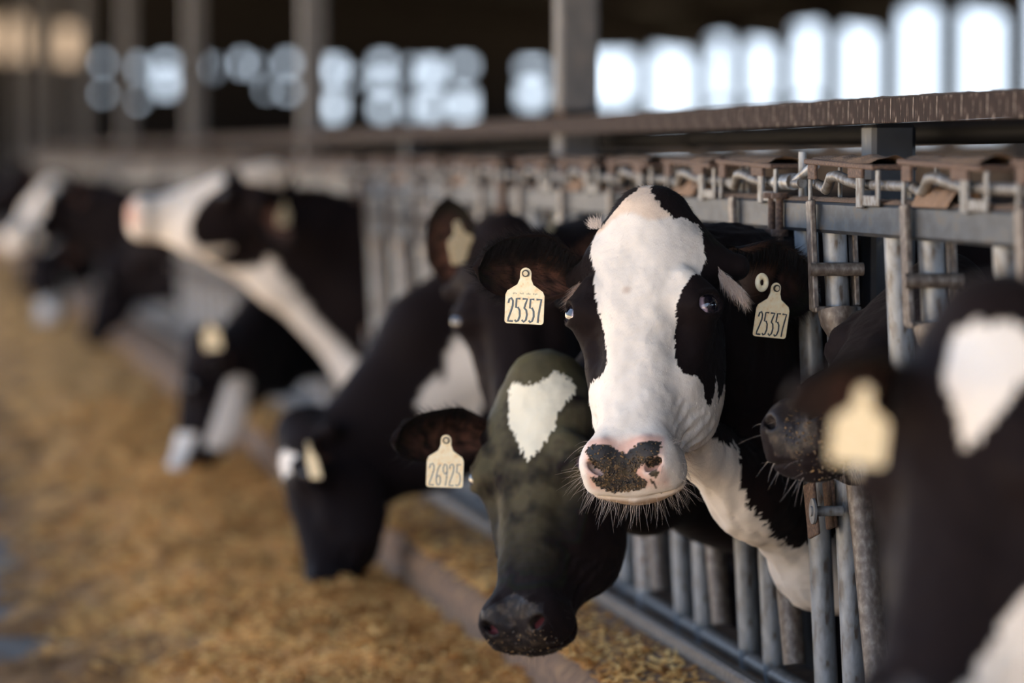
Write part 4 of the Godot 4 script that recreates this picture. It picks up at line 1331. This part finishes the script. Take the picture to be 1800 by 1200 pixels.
	make_cow({
		"label": "farthest blurred black cow, head raised above the pale-faced cow at the left edge",
		"head": head_frame(Vector3(1.001, 1.218, -27.426), Vector3(0.635, 0.818, -27.263), Vector3(-0.3, 1, 0.12)), "qz": -27.48, "cell": 0.024,
		"face": black_face([]), "neck": all_black,
		"ears": [{"dir": Vector3(-0.9, -0.1, -0.4), "open": Vector3(-0.5, -0.30, 1.0)}, {"dir": Vector3(0.9, -0.1, -0.4), "open": Vector3(0.3, -0.35, 1.0)}]})
	# 11. far cow eating, white muzzle
	make_cow({
		"label": "far blurred cow with white muzzle and white cheek eating near the left edge",
		"head": head_frame(Vector3(0.971, 0.635, -25.678), Vector3(1.07, 0.153, -25.433), img_left * 0.5 + cam_back), "qz": -26.26, "cell": 0.024,
		"face": cheek_face, "neck": all_black,
		"ears": [{"dir": Vector3(-0.9, -0.1, -0.4), "open": Vector3(-0.5, -0.30, 1.0)}, {"dir": Vector3(0.9, -0.1, -0.4), "open": Vector3(0.3, -0.35, 1.0)}]})

func white_coat(p: Vector3) -> Color:
	return WHITE_ * (0.94 + 0.10 * wob.get_noise_3d(p.x * 0.5, p.y * 0.4, p.z * 0.5))

# side-unrolled face coordinate
func unroll(p: Vector3) -> float:
	return p.x + signf(p.x) * 0.5 * maxf(0.0, -0.02 - p.z)

var blaze_poly := PackedVector2Array([
	Vector2(0.0, 0.30), Vector2(-0.012, 0.205), Vector2(-0.021, 0.197), Vector2(-0.046, 0.172), Vector2(-0.0605, 0.158), Vector2(-0.066, 0.150), Vector2(-0.092, 0.148), Vector2(-0.0932, 0.0908),
	Vector2(-0.0732, 0.0396), Vector2(-0.07, 0.011), Vector2(-0.07, -0.015), Vector2(-0.062, -0.049), Vector2(-0.0566, -0.075), Vector2(-0.0463, -0.117), Vector2(-0.0464, -0.146),
	Vector2(-0.055, -0.160), Vector2(-0.094, -0.158), Vector2(-0.22, -0.17), Vector2(-0.25, -0.45), Vector2(0.30, -0.45), Vector2(0.30, -0.05), Vector2(0.20, -0.09), Vector2(0.184, -0.125), Vector2(0.180, -0.145),
	Vector2(0.173, -0.172), Vector2(0.168, -0.145), Vector2(0.163, -0.122), Vector2(0.160, -0.162), Vector2(0.154, -0.190), Vector2(0.145, -0.192), Vector2(0.133, -0.165), Vector2(0.116, -0.157), Vector2(0.090, -0.160),
	Vector2(0.072, -0.127), Vector2(0.067, -0.085), Vector2(0.0686, -0.056), Vector2(0.074, -0.036), Vector2(0.0836, -0.008), Vector2(0.093, 0.011), Vector2(0.105, 0.033), Vector2(0.117, 0.075), Vector2(0.108, 0.104),
	Vector2(0.099, 0.149), Vector2(0.072, 0.150), Vector2(0.058, 0.143), Vector2(0.042, 0.158), Vector2(0.030, 0.180), Vector2(0.014, 0.205)])
var plate_poly := PackedVector2Array([
	Vector2(-0.066, -0.328), Vector2(-0.060, -0.320), Vector2(-0.050, -0.3175), Vector2(-0.022, -0.322), Vector2(-0.0103, -0.328), Vector2(0.0, -0.334), Vector2(0.012, -0.328), Vector2(0.027, -0.322),
	Vector2(0.047, -0.3165), Vector2(0.063, -0.317), Vector2(0.066, -0.328), Vector2(0.0612, -0.344), Vector2(0.0388, -0.356), Vector2(0.0234, -0.362), Vector2(0.0164, -0.369), Vector2(0.026, -0.3755),
	Vector2(0.036, -0.380), Vector2(0.020, -0.3875), Vector2(-0.032, -0.3885), Vector2(-0.054, -0.382), Vector2(-0.060, -0.372), Vector2(-0.046, -0.373), Vector2(-0.038, -0.363), Vector2(-0.043, -0.356), Vector2(-0.0586, -0.346)])

func main_face(p: Vector3, n: Vector3) -> Color:
	var j := wob.get_noise_3d(p.x * 1.4, p.y * 0.7, p.z) * 0.0035 + wob_fine.get_noise_3d(p.x * 1.3, p.y * 0.35, p.z * 1.3) * 0.0030
	var q := Vector2(unroll(p) + j, p.y + j * 1.6)
	if p.z < -0.185 and p.y > -0.05: return BLACK
	if not Geometry2D.is_point_in_polygon(q, blaze_poly):
		if eye_rim(p): return Color(0.040, 0.030, 0.028)
		return BLACK.lerp(Color(0.030, 0.016, 0.012), sm(0.10, 0.16, p.y) * sm(0.09, 0.12, absf(p.x)) * 0.6)
	var c := white_coat(p)
	var cream := sm(0.138, 0.152, p.y + 0.010 * sin(p.x * 62.0) + j)
	c = c.lerp(Color(0.70, 0.52, 0.38), cream * 0.75)
	# stains by the mouth and under the eyes, whorl
	c = c.lerp(Color(0.55, 0.40, 0.30), 0.6 * sm(0.012, 0.002, Vector2(p.x + 0.012, p.y + 0.008).length()))
	if p.y < -0.26:
		var pj := Vector2(p.x, p.y) + Vector2(wob_fine.get_noise_3d(p.x, p.y, p.z), wob_fine.get_noise_3d(p.y, p.x, 3.0)) * 0.0028
		var pink := sm(-0.292, -0.312, p.y) * sm(0.076, 0.060, absf(p.x)) * sm(-0.06, -0.035, p.z) * sm(-0.392, -0.378, p.y)
		c = c.lerp(Color(0.66, 0.33, 0.24), 0.72 * pink * clampf(0.85 + wob.get_noise_3d(p.x, p.y, p.z) * 0.8, 0, 1))
		if Geometry2D.is_point_in_polygon(pj, plate_poly) and p.z > -0.055 or pj.distance_to(Vector2(0.050, -0.371)) < 0.0075 or pj.distance_to(Vector2(0.044, -0.382)) < 0.0035:
			var g := clampf(0.5 + wob.get_noise_3d(p.x * 2.4, p.y * 2.4, p.z * 2.4) * 1.4, 0, 1)
			return Color(0.030, 0.028, 0.030).lerp(Color(0.105, 0.078, 0.048), g * sm(-0.325, -0.37, p.y))
		var low := sm(-0.062, -0.082, p.z) * sm(-0.35, -0.38, p.y)
		c = c.lerp(Color(0.40, 0.22, 0.10), 0.65 * low)
	return c

func main_wet(p: Vector3) -> bool:
	return eye_rim(p) or p.y < -0.312 and absf(p.x) < 0.068 and p.z > -0.06

var strip_poly := PackedVector2Array([
	Vector2(1.30, 0.80), Vector2(1.405, 0.735), Vector2(1.429, 0.736), Vector2(1.438, 0.723), Vector2(1.441, 0.699), Vector2(1.455, 0.66), Vector2(1.464, 0.633), Vector2(1.479, 0.613), Vector2(1.514, 0.585), Vector2(1.525, 0.567),
	Vector2(1.545, 0.553), Vector2(1.579, 0.535), Vector2(1.591, 0.545), Vector2(1.68, 0.55), Vector2(1.75, 0.2), Vector2(1.40, 0.2), Vector2(1.20, 0.6)])

func main_neck(p: Vector3, l: Vector3) -> Color:
	var j := wob.get_noise_3d(p.x, p.y, p.z) * 0.009 + wob_fine.get_noise_3d(p.x * 0.8, p.y * 0.8, p.z * 0.5) * 0.005
	if Geometry2D.is_point_in_polygon(Vector2(p.x + j - 0.008, p.y + j * 1.5 - 0.022), strip_poly): return white_coat(p) * 0.97
	return BLACK

var throat_poly := PackedVector2Array([
	Vector2(1.428, 0.80), Vector2(1.470, 0.78), Vector2(1.532, 0.72), Vector2(1.525, 0.663), Vector2(1.49, 0.56), Vector2(1.36, 0.56), Vector2(1.34, 0.62), Vector2(1.36, 0.663), Vector2(1.388, 0.706), Vector2(1.413, 0.677), Vector2(1.418, 0.734)])

func eating_neck(p: Vector3, l: Vector3) -> Color:
	var j := wob.get_noise_3d(p.x, p.y, p.z) * 0.012
	return white_coat(p) if Geometry2D.is_point_in_polygon(Vector2(p.x + j, p.y + j), throat_poly) else BLACK

var raised_cheek := PackedVector2Array([Vector2(-0.01, 0.001), Vector2(-0.06, -0.018), Vector2(-0.137, -0.057), Vector2(-0.175, -0.095), Vector2(-0.188, -0.15), Vector2(-0.16, -0.19), Vector2(-0.052, -0.21), Vector2(-0.03, -0.4), Vector2(0.4, -0.4), Vector2(0.4, 0.1), Vector2(-0.01, 0.1)])
var raised_poll := PackedVector2Array([Vector2(0.055, 0.02), Vector2(0.26, 0.02), Vector2(0.26, -0.034), Vector2(0.184, -0.075), Vector2(0.11, -0.035), Vector2(0.06, -0.016)])

func raised_face(p: Vector3, n: Vector3) -> Color:
	var q := Vector2(p.y, p.z)
	if Geometry2D.is_point_in_polygon(q, raised_poll): return Color(0.72, 0.60, 0.48)
	if Geometry2D.is_point_in_polygon(q, raised_cheek): return BLACK
	var c := white_coat(p)
	return c.lerp(Color(0.55, 0.28, 0.20), sm(-0.335, -0.36, p.y) * sm(-0.08, -0.04, p.z) * 0.8)

var raised_band := PackedVector2Array([
	Vector2(-0.80, 1.0), Vector2(-0.591, 0.956), Vector2(-0.481, 0.879), Vector2(-0.369, 0.887), Vector2(-0.349, 0.932), Vector2(-0.314, 0.879), Vector2(-0.259, 0.81), Vector2(-0.149, 0.67), Vector2(-0.022, 0.542), Vector2(0.05, 0.40), Vector2(-0.4, 0.40), Vector2(-0.9, 0.70)])

func raised_neck(p: Vector3, l: Vector3) -> Color:
	return white_coat(p) if Geometry2D.is_point_in_polygon(Vector2(p.x - FENCE_X, p.y), raised_band) else BLACK

func cheek_face(p: Vector3, n: Vector3) -> Color:
	if p.y < -0.20 and p.z > -0.045 - 0.25 * (p.y + 0.30): return white_coat(p)
	if p.y < 0.04 and p.y > -0.25 and p.z < -0.125 - 0.15 * (p.y + 0.10): return white_coat(p)
	return BLACK

func plain_wet(p: Vector3) -> bool:
	return in_pad(p) or eye_rim(p)

# stiff pale whiskers round the muzzle
func whiskers(hm: Dictionary, T: Transform3D, n: int, m: Material, root: Node, seed_: int) -> void:
	var rng := RandomNumberGenerator.new()
	rng.seed = seed_
	var hv: PackedVector3Array = hm.v
	var hn: PackedVector3Array = hm.n
	var st := st_new()
	st.set_smooth_group(1)
	var made := 0
	var tries := 0
	while made < n and tries < n * 400:
		tries += 1
		var k := rng.randi() % hv.size()
		var p := hv[k]
		if p.y > -0.27: continue
		var low := sm(-0.05, -0.09, p.z) * 1.0 + sm(0.055, 0.075, absf(p.x)) * 0.5 * sm(-0.29, -0.33, p.y)
		if rng.randf() > low: continue
		var d := (hn[k] + Vector3(rng.randf_range(-0.3, 0.3), rng.randf_range(-0.9, -0.1), rng.randf_range(-0.2, 0.5))).normalized()
		hair(st, T * p, (T.basis * d).normalized(), rng.randf_range(0.014, 0.046), rng.randf_range(0.00018, 0.00032), Vector3(rng.randf_range(-0.006, 0.006), rng.randf_range(-0.014, 0.002), rng.randf_range(-0.006, 0.006)), 4)
		made += 1
	tag(obj("whiskers", done(st), m, root), "pale stiff whiskers round the muzzle" if m == M.hair_pale else "", "", "", "stuff")

# short lying hairs of the face, coloured as the coat below them
func face_hair(hm: Dictionary, T: Transform3D, face: Callable, n: int, root: Node) -> void:
	var rng := RandomNumberGenerator.new()
	rng.seed = 77
	var hv: PackedVector3Array = hm.v
	var hn: PackedVector3Array = hm.n
	var st := st_new()
	st.set_smooth_group(1)
	for i in n:
		var k := rng.randi() % hv.size()
		var p := hv[k]
		var nn := hn[k]
		if p.y < -0.30 and p.z > -0.07 and absf(p.x) < 0.07: continue
		if eye_rim(p) or p.z < -0.19: continue
		var tuft := sm(0.165, 0.20, p.y)
		var flow := Vector3(p.x * 3.0, -1.0 if p.y < 0.0 else lerpf(-1.0, -0.1, sm(0.0, 0.1, p.y)), 0.0)
		if tuft > 0.0: flow = Vector3(p.x * 5.0, -0.8, 0.4)
		flow = (flow - nn * nn.dot(flow)).normalized()
		var d := (flow + nn * rng.randf_range(0.12, 0.38) + Vector3(rng.randf_range(-0.25, 0.25), rng.randf_range(-0.2, 0.2), 0)).normalized()
		st.set_color(face.call(p, nn) * rng.randf_range(0.85, 1.12))
		hair(st, T * (p - nn * 0.0008), (T.basis * d).normalized(), rng.randf_range(0.004, 0.008) * (1.0 + 1.3 * tuft), 0.00024, Vector3.ZERO, 1)
	for i in 260:      # wisp at the temple
		var p := Vector3(-0.083 + rng.randf_range(-0.010, 0.010), 0.146 + rng.randf_range(-0.008, 0.006), -0.010)
		var d := Vector3(rng.randf_range(-0.7, 0.1), rng.randf_range(0.2, 0.9), rng.randf_range(0.0, 0.5)).normalized()
		st.set_color(Color(0.80, 0.70, 0.62))
		hair(st, T * p, (T.basis * d).normalized(), rng.randf_range(0.008, 0.020), 0.00024, Vector3.ZERO, 2)
	for side in [-1.0, 1.0]:      # pale fluff below the ears
		for i in (900 if side > 0 else 350):
			var f := rng.randf()
			var p := Vector3(side * lerpf(0.122, 0.168 if side > 0 else 0.135, f), lerpf(0.058 if side > 0 else 0.050, 0.008 if side > 0 else 0.030, f) + rng.randf_range(-0.010, 0.012), -0.070 + rng.randf_range(-0.012, 0.012))
			var d := Vector3(side * rng.randf_range(0.1, 0.8), rng.randf_range(-1.2, -0.4), rng.randf_range(0.0, 0.5)).normalized()
			st.set_color(Color(0.72, 0.62, 0.53).lerp(Color(0.50, 0.27, 0.17), rng.randf() * (0.6 if side > 0 else 0.9)))
			hair(st, T * p, (T.basis * d).normalized(), rng.randf_range(0.014, 0.032), 0.00030, Vector3(0, -0.004, 0), 2)
	tag(obj("coat_hair", done(st), M.fur, root), "", "", "", "stuff")

# crumbs of feed stuck to the nose
func crumbs(hm: Dictionary, T: Transform3D, where: Callable, n: int, root: Node, seed_: int) -> void:
	var rng := RandomNumberGenerator.new()
	rng.seed = seed_
	var hv: PackedVector3Array = hm.v
	var hn: PackedVector3Array = hm.n
	var st := st_new()
	var made := 0
	var tries := 0
	while made < n and tries < n * 600:
		tries += 1
		var k := rng.randi() % hv.size()
		var w: float = where.call(hv[k])
		if rng.randf() > w: continue
		made += 1
		var s := rng.randf_range(0.0010, 0.0034)
		var b := Basis.from_euler(Vector3(rng.randf() * 3, rng.randf() * 3, rng.randf() * 3)).scaled_local(Vector3(s * rng.randf_range(0.8, 2.2), s, s * 0.6))
		st.set_color(Color(0.32, 0.18, 0.065).lerp(Color(0.05, 0.044, 0.04), pow(rng.randf(), 0.45)))
		var jit := Vector3(rng.randf_range(-1, 1), rng.randf_range(-1, 1), 0) * 0.0015
		add_box(st, Transform3D(b, T * (hv[k] + hn[k] * 0.0006 + jit)), Vector3.ONE, 0.2)
	tag(obj("feed_crumbs", done(st), M.chip, root), "", "", "", "stuff")

func main_crumbs(p: Vector3) -> float:
	return 0.15 + 0.85 * sm(-0.33, -0.36, p.y) if p.z > -0.055 and p.y < -0.315 and Geometry2D.is_point_in_polygon(Vector2(p.x, p.y), plate_poly) else 0.0

func lip_crumbs(p: Vector3) -> float:
	return 1.0 if p.y < -0.365 and p.z > -0.11 and absf(p.x) < 0.07 else 0.0

func nose_crumbs(p: Vector3) -> float:
	return 1.0 if p.y < -0.325 and p.z > -0.11 and p.x > -0.02 else 0.0

func pale_ear(a: float, u: float) -> Color:
	var c := ear_inner(a, u)
	return c.lerp(Color(0.52, 0.36, 0.27), sm(0.52, 0.22, a) * sm(-0.55, 0.25, u))

func throat_neck(p: Vector3, l: Vector3) -> Color:
	return white_coat(p) if l.x > 0.02 and l.y < -0.14 else BLACK
